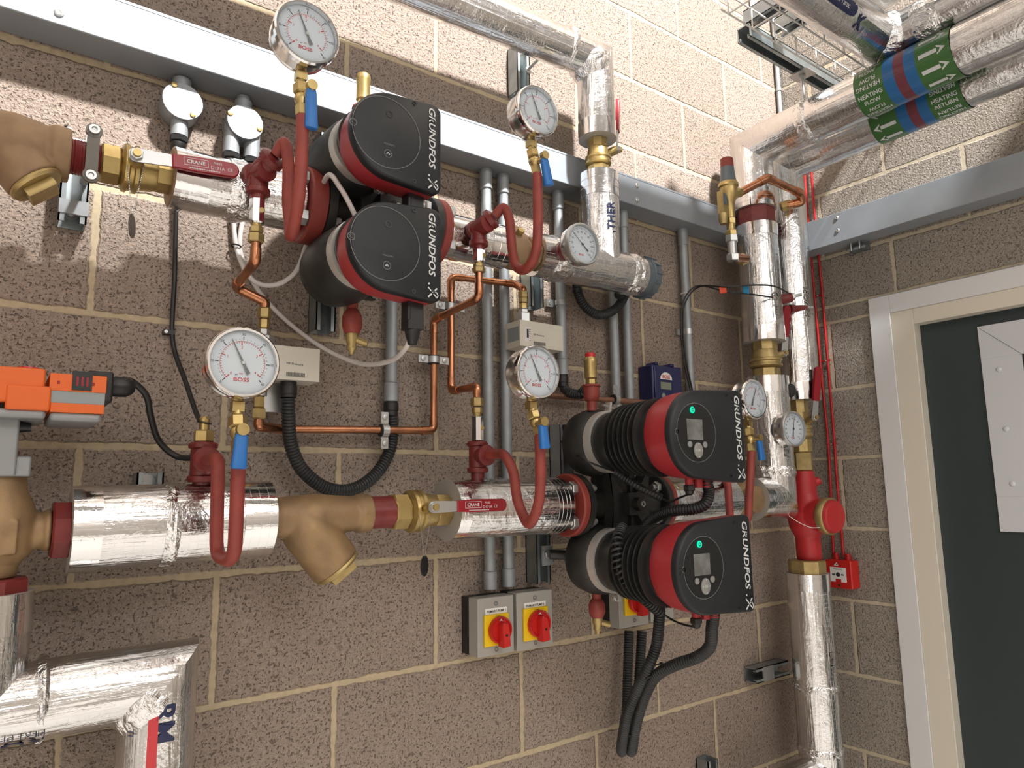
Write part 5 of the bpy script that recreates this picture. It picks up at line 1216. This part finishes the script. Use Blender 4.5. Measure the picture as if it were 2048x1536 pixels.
part('channel',strutmb(V(x,-.002,P(1135,960,.04).z),V(x,-.002,P(1140,850,.04).z),X,OUT),'galv',T); part('edge_clip',MB().bb(x-.012,x+.018,.042,.052,a.z-.030,a.z-.018).bb(x-.012,x+.018,.042,.052,a.z+.006,a.z+.018),'black',T)
a=P(1500,1343,.022); b=P(1588,1343,.022); z=(P(1530,1342,.022).z); T=thing('support_channel','horizontal channel stub at left of the lowest corner riser','bracket',V(a.x,0,z-.02)); part('channel',strutmb(V(a.x,-.002,z),V(RBL+.02,-.002,z),UP,OUT),'strut',T)
q=V(RBL-.06,-.02,z); part('clip_plate',MB().bb(RBL-.11,RBL-.06,.041,.046,z-.02,z+.02),'zinc',T)
a=P(1418,1518,.03); T=thing('support_channel','channel stub cut by the lower photo edge, under black hoses','bracket',V(a.x,0,a.z-.12)); part('channel',strutmb(V(a.x,-.002,a.z-.12),V(a.x,-.002,a.z),X,OUT),'strut',T)
q=PR(1712,486,.03); T=thing('support_channel','small dark channel under right wall trunking with two studs','bracket',V(-.01,q.y,q.z-.02)); part('channel',strutmb(V(-.002,q.y+.025,q.z-.004),V(-.002,q.y-.03,q.z-.004),UP,V(-1,0,0),dep=.03),'strut',T)
for k in (.014,-.014): part('stud',MB().cyl(V(-.036,q.y+k,q.z-.024),V(-.036,q.y+k,q.z+.022),.003,8),'zinc',T)
# ================================================================ CABLES AND HOSES
def cable(name,label,pts,r,mm,cat='cable',smooth=True,n=10,group=None):
    p=spl(pts,8) if smooth else pts; return solo(name,MB().tube(p,r,n),mm,label,cat,group)
g=J1[0]
c=cable('cable','black cable from the left junction box down to the lower left sensor',[g+UP*.006,P(357,330,.024),P(352,430,.012),P(349,560,.010),P(344,655,.010),P(350,705,.012),P(370,760,.05),P(392,825,.11),Q_SENS+V(-.006,0,.0)],.0042,'black')
cable('cable','black cable from the orange actuator curving behind the lower left tee',[G_ACT-V(.004,0,0),P(262,762,.15),P(292,790,.14),P(302,835,.12),P(318,882,.10),P(352,912,.10),P(392,917,.125)],.0050,'black')
g=J2[0]; h=J2[1]
cable('cable','white cable from junction box looping up behind red flange to the upper pump',[g+UP*.006,P(466,345,.02),P(466,420,.012),P(474,500,.014),P(505,560,.03),P(550,570,.04),P(590,545,.05),P(611,495,.07),P(630,420,.10),P(655,352,.235),P(680,375,.25),P(705,420,.255),P(735,490,.235)],.0046,'cablewhite')
hp=P(823,672,.30)
cable('cable','white cable from junction box sweeping low to the lower round motor plug',[h+UP*.006,P(512,340,.02),P(490,420,.012),P(480,500,.012),P(510,570,.012),P(560,630,.012),P(640,692,.03),P(720,727,.10),P(780,722,.20),P(812,695,.28),V(hp.x+.002,-.302,hp.z+.014)],.0046,'cablewhite')
q=P(472,492,.013); solo('cable_tie',MB().torus(q,V(.1,0,1).normalized(),.009,.0016,18,6),'black','small black tie around the white cables at left','cable tie')
q=P(341,665,.010); solo('cable_clip',MB().bb(q.x-.012,q.x+.007,.0,.014,q.z-.004,q.z+.004).lathe(V(q.x-.008,-.014,q.z),OUT,[(0,.004),(.002,.003)],10,1),['black','zinc'],'tiny nailed clip on the black cable at left','clip')
def hose(label,pts,r=.0125,pitch=.0058,a=None,b=None,sm=True):
    p=spl(pts,10) if sm else pts; T=thing('flexible_conduit',label,'hose',p[len(p)//2]); part('corrugated_hose',flexmb(p,r,pitch,14),'blackflex',T)
    for e,o in ((a,p[0]),(b,p[-1])):
        if e is not None: part('end_connector',MB().hexn(o-e*.004,e*-1,.020,r*2.35,0,12).cyl(o,o-e*.032,r*1.12,16),'black',T)
    return T
ws=V(P(577,772,.075).x,-.075,SW1[2]-.03)
hose('black corrugated hose sagging from left beige switch to the grey conduit',[ws,P(577,830,.07),P(582,890,.055),P(605,940,.045),P(650,975,.035),P(700,980,.030),P(745,955,.026),P(775,912,.024),P(785,868,.024),C3+V(0,0,.002)],.0130,.006,V(0,0,-1),V(0,0,1))
hose('black corrugated hose curling from conduit end towards red capped vent',[C4+V(0,0,.002),P(1129,775,.025),P(1140,786,.05),P(1160,789,.075),P(1168,783,.085),P(1160,776,.08)],.0120,.0058,V(0,0,1))
qq=UPP(1258)
hose('black corrugated hose hanging in a loop below the grey end cap',[P(1153,548,.035),P(1156,585,.035),P(1172,615,.04),P(1200,630,.05),P(1232,617,.06),P(1250,590,.07),P(1256,568,.085),V(qq.x,-.10,qq.z-.045)],.0125,.0058)
# lower pump hoses
hx_,hz0,hz1,fx_,fz_,Rr,Wf,Hf=HL
ga=lambda h,px_,ex=0: V(hx_+fx_+px_,-dF+.048,h+fz_-Rr-.018-ex)
u2=ga(hz0,.070); l2=ga(hz1,.070); u0=ga(hz0,.014); l0=ga(hz1,.014)
hose('short black hose leaving the top ribbed motor, running behind the lower one',[u2+UP*.01,P(1418,985,.395),P(1410,1008,.39),P(1385,1018,.37),P(1345,1022,.33),P(1310,1035,.27),P(1285,1062,.22),P(1275,1110,.17)],.0125,.0058,V(0,0,-1))
bt=P(1262,1500,.10)
hose('black corrugated hose from lower ribbed motor down to the hanging loop, right strand',[l2+UP*.01,P(1424,1255,.38),P(1420,1292,.36),P(1395,1314,.32),P(1350,1330,.27),P(1312,1352,.22),P(1290,1390,.18),P(1274,1440,.14),P(1264,1485,.11),P(1262,1502,.09),P(1266,1490,.06),P(1274,1420,.045),P(1280,1330,.04),P(1284,1262,.037)],.0130,.006,V(0,0,-1))
hose('black corrugated hose rising behind the spiral wrap, left strand of the hanging loop',[P(1320,1195,.26),P(1319,1232,.25),P(1313,1290,.23),P(1296,1335,.21),P(1272,1385,.17),P(1254,1430,.14),P(1245,1480,.11),P(1243,1502,.085),P(1247,1490,.06),P(1253,1420,.045),P(1256,1330,.04),P(1258,1262,.037)],.0125,.006)
for px_,py_,lab in ((1306,1342,'upper zip tie joining the two black hoses'),(1262,1424,'middle zip tie around the two black hoses'),(1255,1470,'lowest zip tie around the two black hoses')):
    q=P(px_,py_,.205 if py_<1400 else (.135 if py_<1450 else .11)); axx=V(-.35,.1,.9).normalized() if py_<1400 else V(-.15,.3,.9).normalized(); u,w=frame(axx,X); m_=MB(); m_.tube([q+(u*.030*math.cos(2*pi*i/28)+w*.0165*math.sin(2*pi*i/28)) for i in range(29)],.0016,6); m_.box(q+u*.032,(.006,.006,.005)); m_.box(q+u*.043,(.018,.003,.001),0,(u*.8-UP*.5).normalized(),w,axx)
    solo('cable_tie',m_,'black',lab,'cable tie')
def helix(pts,R,r,pitch):
    p=resamp(pts,pitch/12); out=[]
    for i in range(len(p)):
        t=(p[min(i+1,len(p)-1)]-p[max(i-1,0)]).normalized(); u,w=frame(t,OUT); a=2*pi*i/12; out.append(p[i]+(u*math.cos(a)+w*math.sin(a))*R)
    return out
c0=hx_
pts=spl([P(1228,942,.235),P(1248,955,.25),P(1275,972,.28),P(1300,985,.30),P(1323,996,.315)],8)
solo('spiral_wrap',flexmb(pts,.0085,.007,10),'blackflex','small ribbed black sleeve under the top ribbed motor','sleeve')
cable('wire','thin black wire from small bracket at the pump into the ribbed sleeve',[P(1122,882,.05),P(1135,900,.08),P(1165,918,.20),P(1200,933,.225),P(1235,944,.235)],.0022,'black')
cable('wire','thin black wire from the ribbed sleeve to the top ribbed motor gland',[P(1322,996,.315),P(1340,1003,.335),P(1358,996,.36),u0-UP*.012],.0022,'black')
pts=spl([P(1245,1056,.245),P(1236,1075,.275),P(1234,1105,.285),P(1240,1140,.29),P(1262,1172,.295),P(1290,1198,.285),P(1318,1222,.27)],8)
solo('spiral_wrap',MB().tube(helix(pts,.0105,0,.0105),.0028,7),'blackflex','coiled black spiral wrap hugging the lower ribbed motor','sleeve')
cable('wire','thin black wire from the spiral wrap to the lower ribbed motor gland',[P(1318,1222,.27),P(1345,1240,.30),P(1370,1250,.36),l0-UP*.012],.0022,'black')
for g_,lab in ((u0,'small black gland with wire under the top ribbed motor'),(l0,'small black gland with wire under the lower ribbed motor')):
    solo('cable_gland',MB().hexn(g_+UP*.006,V(0,0,-1),.012,.021).lathe(g_-UP*.006,V(0,0,-1),[(0,.0095),(.006,.008),(.009,.004)],14),'black',lab,'cable gland')
# riser sensor wires with coloured tape flags
tz_=C7.x; s1=P(1560,601,.18); s2=P(1588,598,.20)
cable('wire','black sensor wire with blue flag, from the conduit to the first red pocket',[P(1383,790,.04),P(1368,720,.04),P(1362,650,.042),P(1368,600,.045),P(1395,572,.07),P(1450,582,.16),P(1500,588,.20),P(1545,595,.20)],.0024,'black')
cable('wire','black sensor wire arching over both risers from the tied conduit',[P(1387,790,.04),P(1372,720,.04),P(1366,650,.042),P(1372,602,.05),P(1400,573,.09),P(1455,574,.19),P(1510,570,.235),P(1550,573,.235),P(1580,588,.22)],.0024,'black')
def flag(label,c,mm,sz,ang):
    u=V(math.cos(ang),-.1,math.sin(ang)).normalized(); w=OUT; v=w.cross(u).normalized(); solo('tape_flag',MB().box(c,(sz[0],sz[1],.0018),0,u,v,u.cross(v)),mm,label,'tape')
flag('orange tape flag on the black sensor wires',P(1446,580,.17),'orangetape',(.026,.017),.25)
flag('blue tape flag on the black sensor wire before the front riser',P(1492,580,.215),'bluetape',(.024,.020),-.05)
# white string on the red valve
cable('string','thin white string tied from riser bend to red valve cap',[P(1578,1032,.175),P(1600,1046,.19),P(1622,1055,.215),P(1640,1055,.222)],.0009,'white',n=6)
# black foam stain pad and grey patch by the riser gauge
q=P(1563,778,.19); solo('foam_plug',MB().sph(V(RISX+.045,-DP-.045,q.z),.017,12,0,(1,1,1.25)),'rubber','black foam plug on the front riser, left of back riser end','plug')
# ================================================================ FIRE CABLES AND CALL POINT
def fc(label,pts): return cable('cable',label,[PR(x_,y_,.010) for x_,y_ in pts],.0042,'firered',group='red fire alarm cables')
fc('red fire alarm cable, left one of the pair down to the call point',[(1606,300),(1612,390),(1619,480),(1628,580),(1635,660),(1641,730),(1648,800),(1655,870),(1660,950),(1663,1020),(1667,1112)])
fc('red fire alarm cable, right one of the pair down to the call point',[(1620,300),(1626,390),(1634,480),(1644,580),(1652,680),(1660,780),(1667,860),(1673,950),(1680,1030),(1687,1112)])
for x_,y_ in ((1613,310),(1636,592),(1653,722),(1663,888)):
    q=PR(x_,y_,.008); m_=MB(); m_.box(q,(.010,.030,.004)); m_.lathe(q+V(-.005,0,0),V(-1,0,0),[(0,.003),(.001,.002)],8,1); solo('cable_clip',m_,['firered','zinc'],'small red clip on the pair of fire cables, %s'%{310:'just under the return pipe',592:'level with the sensor wires',722:'level with the brass riser valve',888:'level with the red upright lever'}[y_],'clip')
c0=PR(1645,1118,.045); c1=PR(1713,1118,.045); c2=PR(1680,1178,.045); 
ya,yb=-PR(1651,1150,.05).y,-PR(1694,1150,.05).y; za,zb_=PR(1672,1120,.05).z,PR(1672,1172,.05).z
yb=ya+.087; zb_=za-.087; 
T=thing('call_point','red fire alarm call point with white panel on the right wall','call point',V(0,-(ya+yb)/2,zb_)); m_=MB(); rbox(m_,ya,yb,.002,.050,zb_,za); part('box_body',m_,'knobred',T,bev=.004)
m_=MB(); ym=(ya+yb)/2; rbox(m_,ym-.026,ym+.026,.050,.0515,zb_+.020,za-.022); 
rn=lambda y,z: V(-.0520,-y,z); zc=(zb_+za)/2-.001
m_.quad([rn(ym+.007*math.cos(2*pi*i/20),zc+.007*math.sin(2*pi*i/20)) for i in range(20)],1)
for s in (1,-1):
    m_.quad([rn(ym+s*.020,zc+.0016),rn(ym+s*.014,zc+.0016),rn(ym+s*.014,zc-.0016),rn(ym+s*.020,zc-.0016)],1); m_.quad([rn(ym+s*.014,zc+.0045),rn(ym+s*.0095,zc),rn(ym+s*.014,zc-.0045)],1)
m_.text('PRESS HERE',rn(ym,za-.028),V(0,-1,0),UP,.0058,1); m_.box(rn(ym,zb_+.024),(.0006,.018,.010),2); part('break_panel',m_,['white','ink','knobred'],T,'white panel with black dot and arrows')
m_=MB(); m_.quad([rn(ym-.012,za-.017),rn(ym-.002,za-.006),rn(ym+.004,za-.017)],0); m_.quad([rn(ym-.006,za-.015),rn(ym-.0015,za-.010),rn(ym+.001,za-.015)],1); m_.lathe(V(-.050,-ym,zb_+.010),V(-1,0,0),[(0,.004),(.0006,.004)],12,2); part('house_mark',m_,['white','knobred','ink'],T,'white mark')
for y_ in (ya+.020,ya+.060): part('cable_gland',MB().lathe(V(-.014,-y_,za-.001),UP,[(0,.0105),(.012,.0105),(.013,.008),(.020,.007)],16),'firered',T)
# ================================================================ OVERHEAD CORNER: PIPES, STRUT FRAME, BASKET
X1=.40; e1=PR(1768,88,X1); r1=.056
T=thing('insulated_pipe','foil lagged overhead pipe with navy label, turning above the heating flow pipe','pipe',e1)
m_=MB(); y1=e1.y; insul(m_,[V(-.92,-2.3,e1.z+.03),V(-.92,y1,e1.z),V(-X1,y1,e1.z),V(-X1,-2.3,e1.z+.035)],r1,.0016)
lp=V(PR(1700,28,X1).x-.02,y1,e1.z)
lx=P(1690,40,-y1+r1*.7).x
ba=V(0,-.60,-.80); bb_=V(0,-.80,.60)
lm=lambda s,t: V(lx+s,y1,e1.z)+(ba*math.cos(t/r1)+bb_*math.sin(t/r1))*(r1+.0030)
lm2=lambda s,t: V(lx+s,y1,e1.z)+(ba*math.cos(t/r1)+bb_*math.sin(t/r1))*(r1+.0038)
for i in range(4): m_.quad([lm(-.13,.004+.007*i),lm(.028,.004+.007*i),lm(.028,.011+.007*i),lm(-.13,.011+.007*i)],1)
m_.text('Kingspan Tarec',None,None,None,.016,2,False,0,'c',lambda s,t: lm2(s-.04,t+.018))
m_.text('K',None,None,None,.045,1,True,0,'c',lambda s,t: lm(s+.075,t+.005)); m_.quad([lm(.034+.0095*math.cos(2*pi*i/16),.018+.012*math.sin(2*pi*i/16)) for i in range(16)],1)
ym_=PR(1797,92,X1+.02).y; cm=lambda s,t: V(-X1,ym_-s,e1.z+.006)+(V(-.62,0,-.78)*math.cos(t/r1)+V(-.78,0,.62)*math.sin(t/r1))*(r1+.0030); m_.text('.m',None,None,None,.05,1,False,0,'c',cm)
part('lagging',m_,['foil','navyink','white'],T); part('joint_tape',crinkle(V(-X1-.02,y1-.02,e1.z),V(.7,-.7,0),r1*1.04,.05),'foilcrush',T); part('joint_tape',crinkle(V(-X1,y1-.12,e1.z+.002),V(0,-1,0),r1*1.01,.06),'foilcrush',T)
e2=PR(1775,-28,X1-.03); T=thing('insulated_pipe','dark foil lagged pipe peeping in at the very top right edge','pipe',e2); part('lagging',insul(MB(),[V(-.98,-2.3,e2.z+.02),V(-.98,e2.y,e2.z),V(-X1+.03,e2.y,e2.z),V(-X1+.03,-2.3,e2.z+.03)],.052,.0016),'foil',T)
qr=PR(1607,186,-RISX); yA=qr.y
la=P(1489,88,-yA); lb=P(1668,178,-yA); zA_=(la.z+lb.z)/2
T=thing('hanging_channel','long hanging support channel under the overhead pipes in the corner','bracket',la)
part('channel',strutmb(V(la.x,yA,zA_+.041),V(-.002,yA,zA_+.041),Y,V(0,0,-1)),'strut',T)
part('cross_channel',strutmb(V(la.x+.022,yA+.0,zA_+.085),V(la.x+.022,yA-.75,zA_+.085),X,V(0,0,-1)),'galv',T)
part('cross_channel',strutmb(V(la.x+.12,yA-.03,zA_+.085),V(la.x+.12,yA-.5,zA_+.085),X,V(0,0,-1)),'strut',T)
q=V(RISX,yA,zA_); part('clamp_plate',MB().box(q-UP*.003,(.05,.06,.005)),'zinc',T); part('hanger_rod',MB().cyl(V(RISX,yA,FZ+RI),V(RISX,yA,zA_+.01),.0048,12).hexn(V(RISX,yA,zA_-.014),UP,.009,.017),'zinc',T)
T=thing('cable_basket','white wire cable basket running behind the hanging channel','cable basket',P(1650,110,.1)); m_=MB()
q=P(1640,108,.43); bz=q.z; bx0,bx1=-.86,-.01
for d_,z_ in ((.39,.055),(.39,0),(.47,0),(.47,.055)): m_.tube([V(bx0,-d_,bz+z_),V(bx1,-d_,bz+z_)],.0024,6)
for i in range(9): x_=-.03-.1*i; m_.tube([V(x_,-.39,bz+.055),V(x_,-.39,bz),V(x_,-.47,bz),V(x_,-.47,bz+.055)],.0024,6)
part('wire_mesh',m_,'white',T)
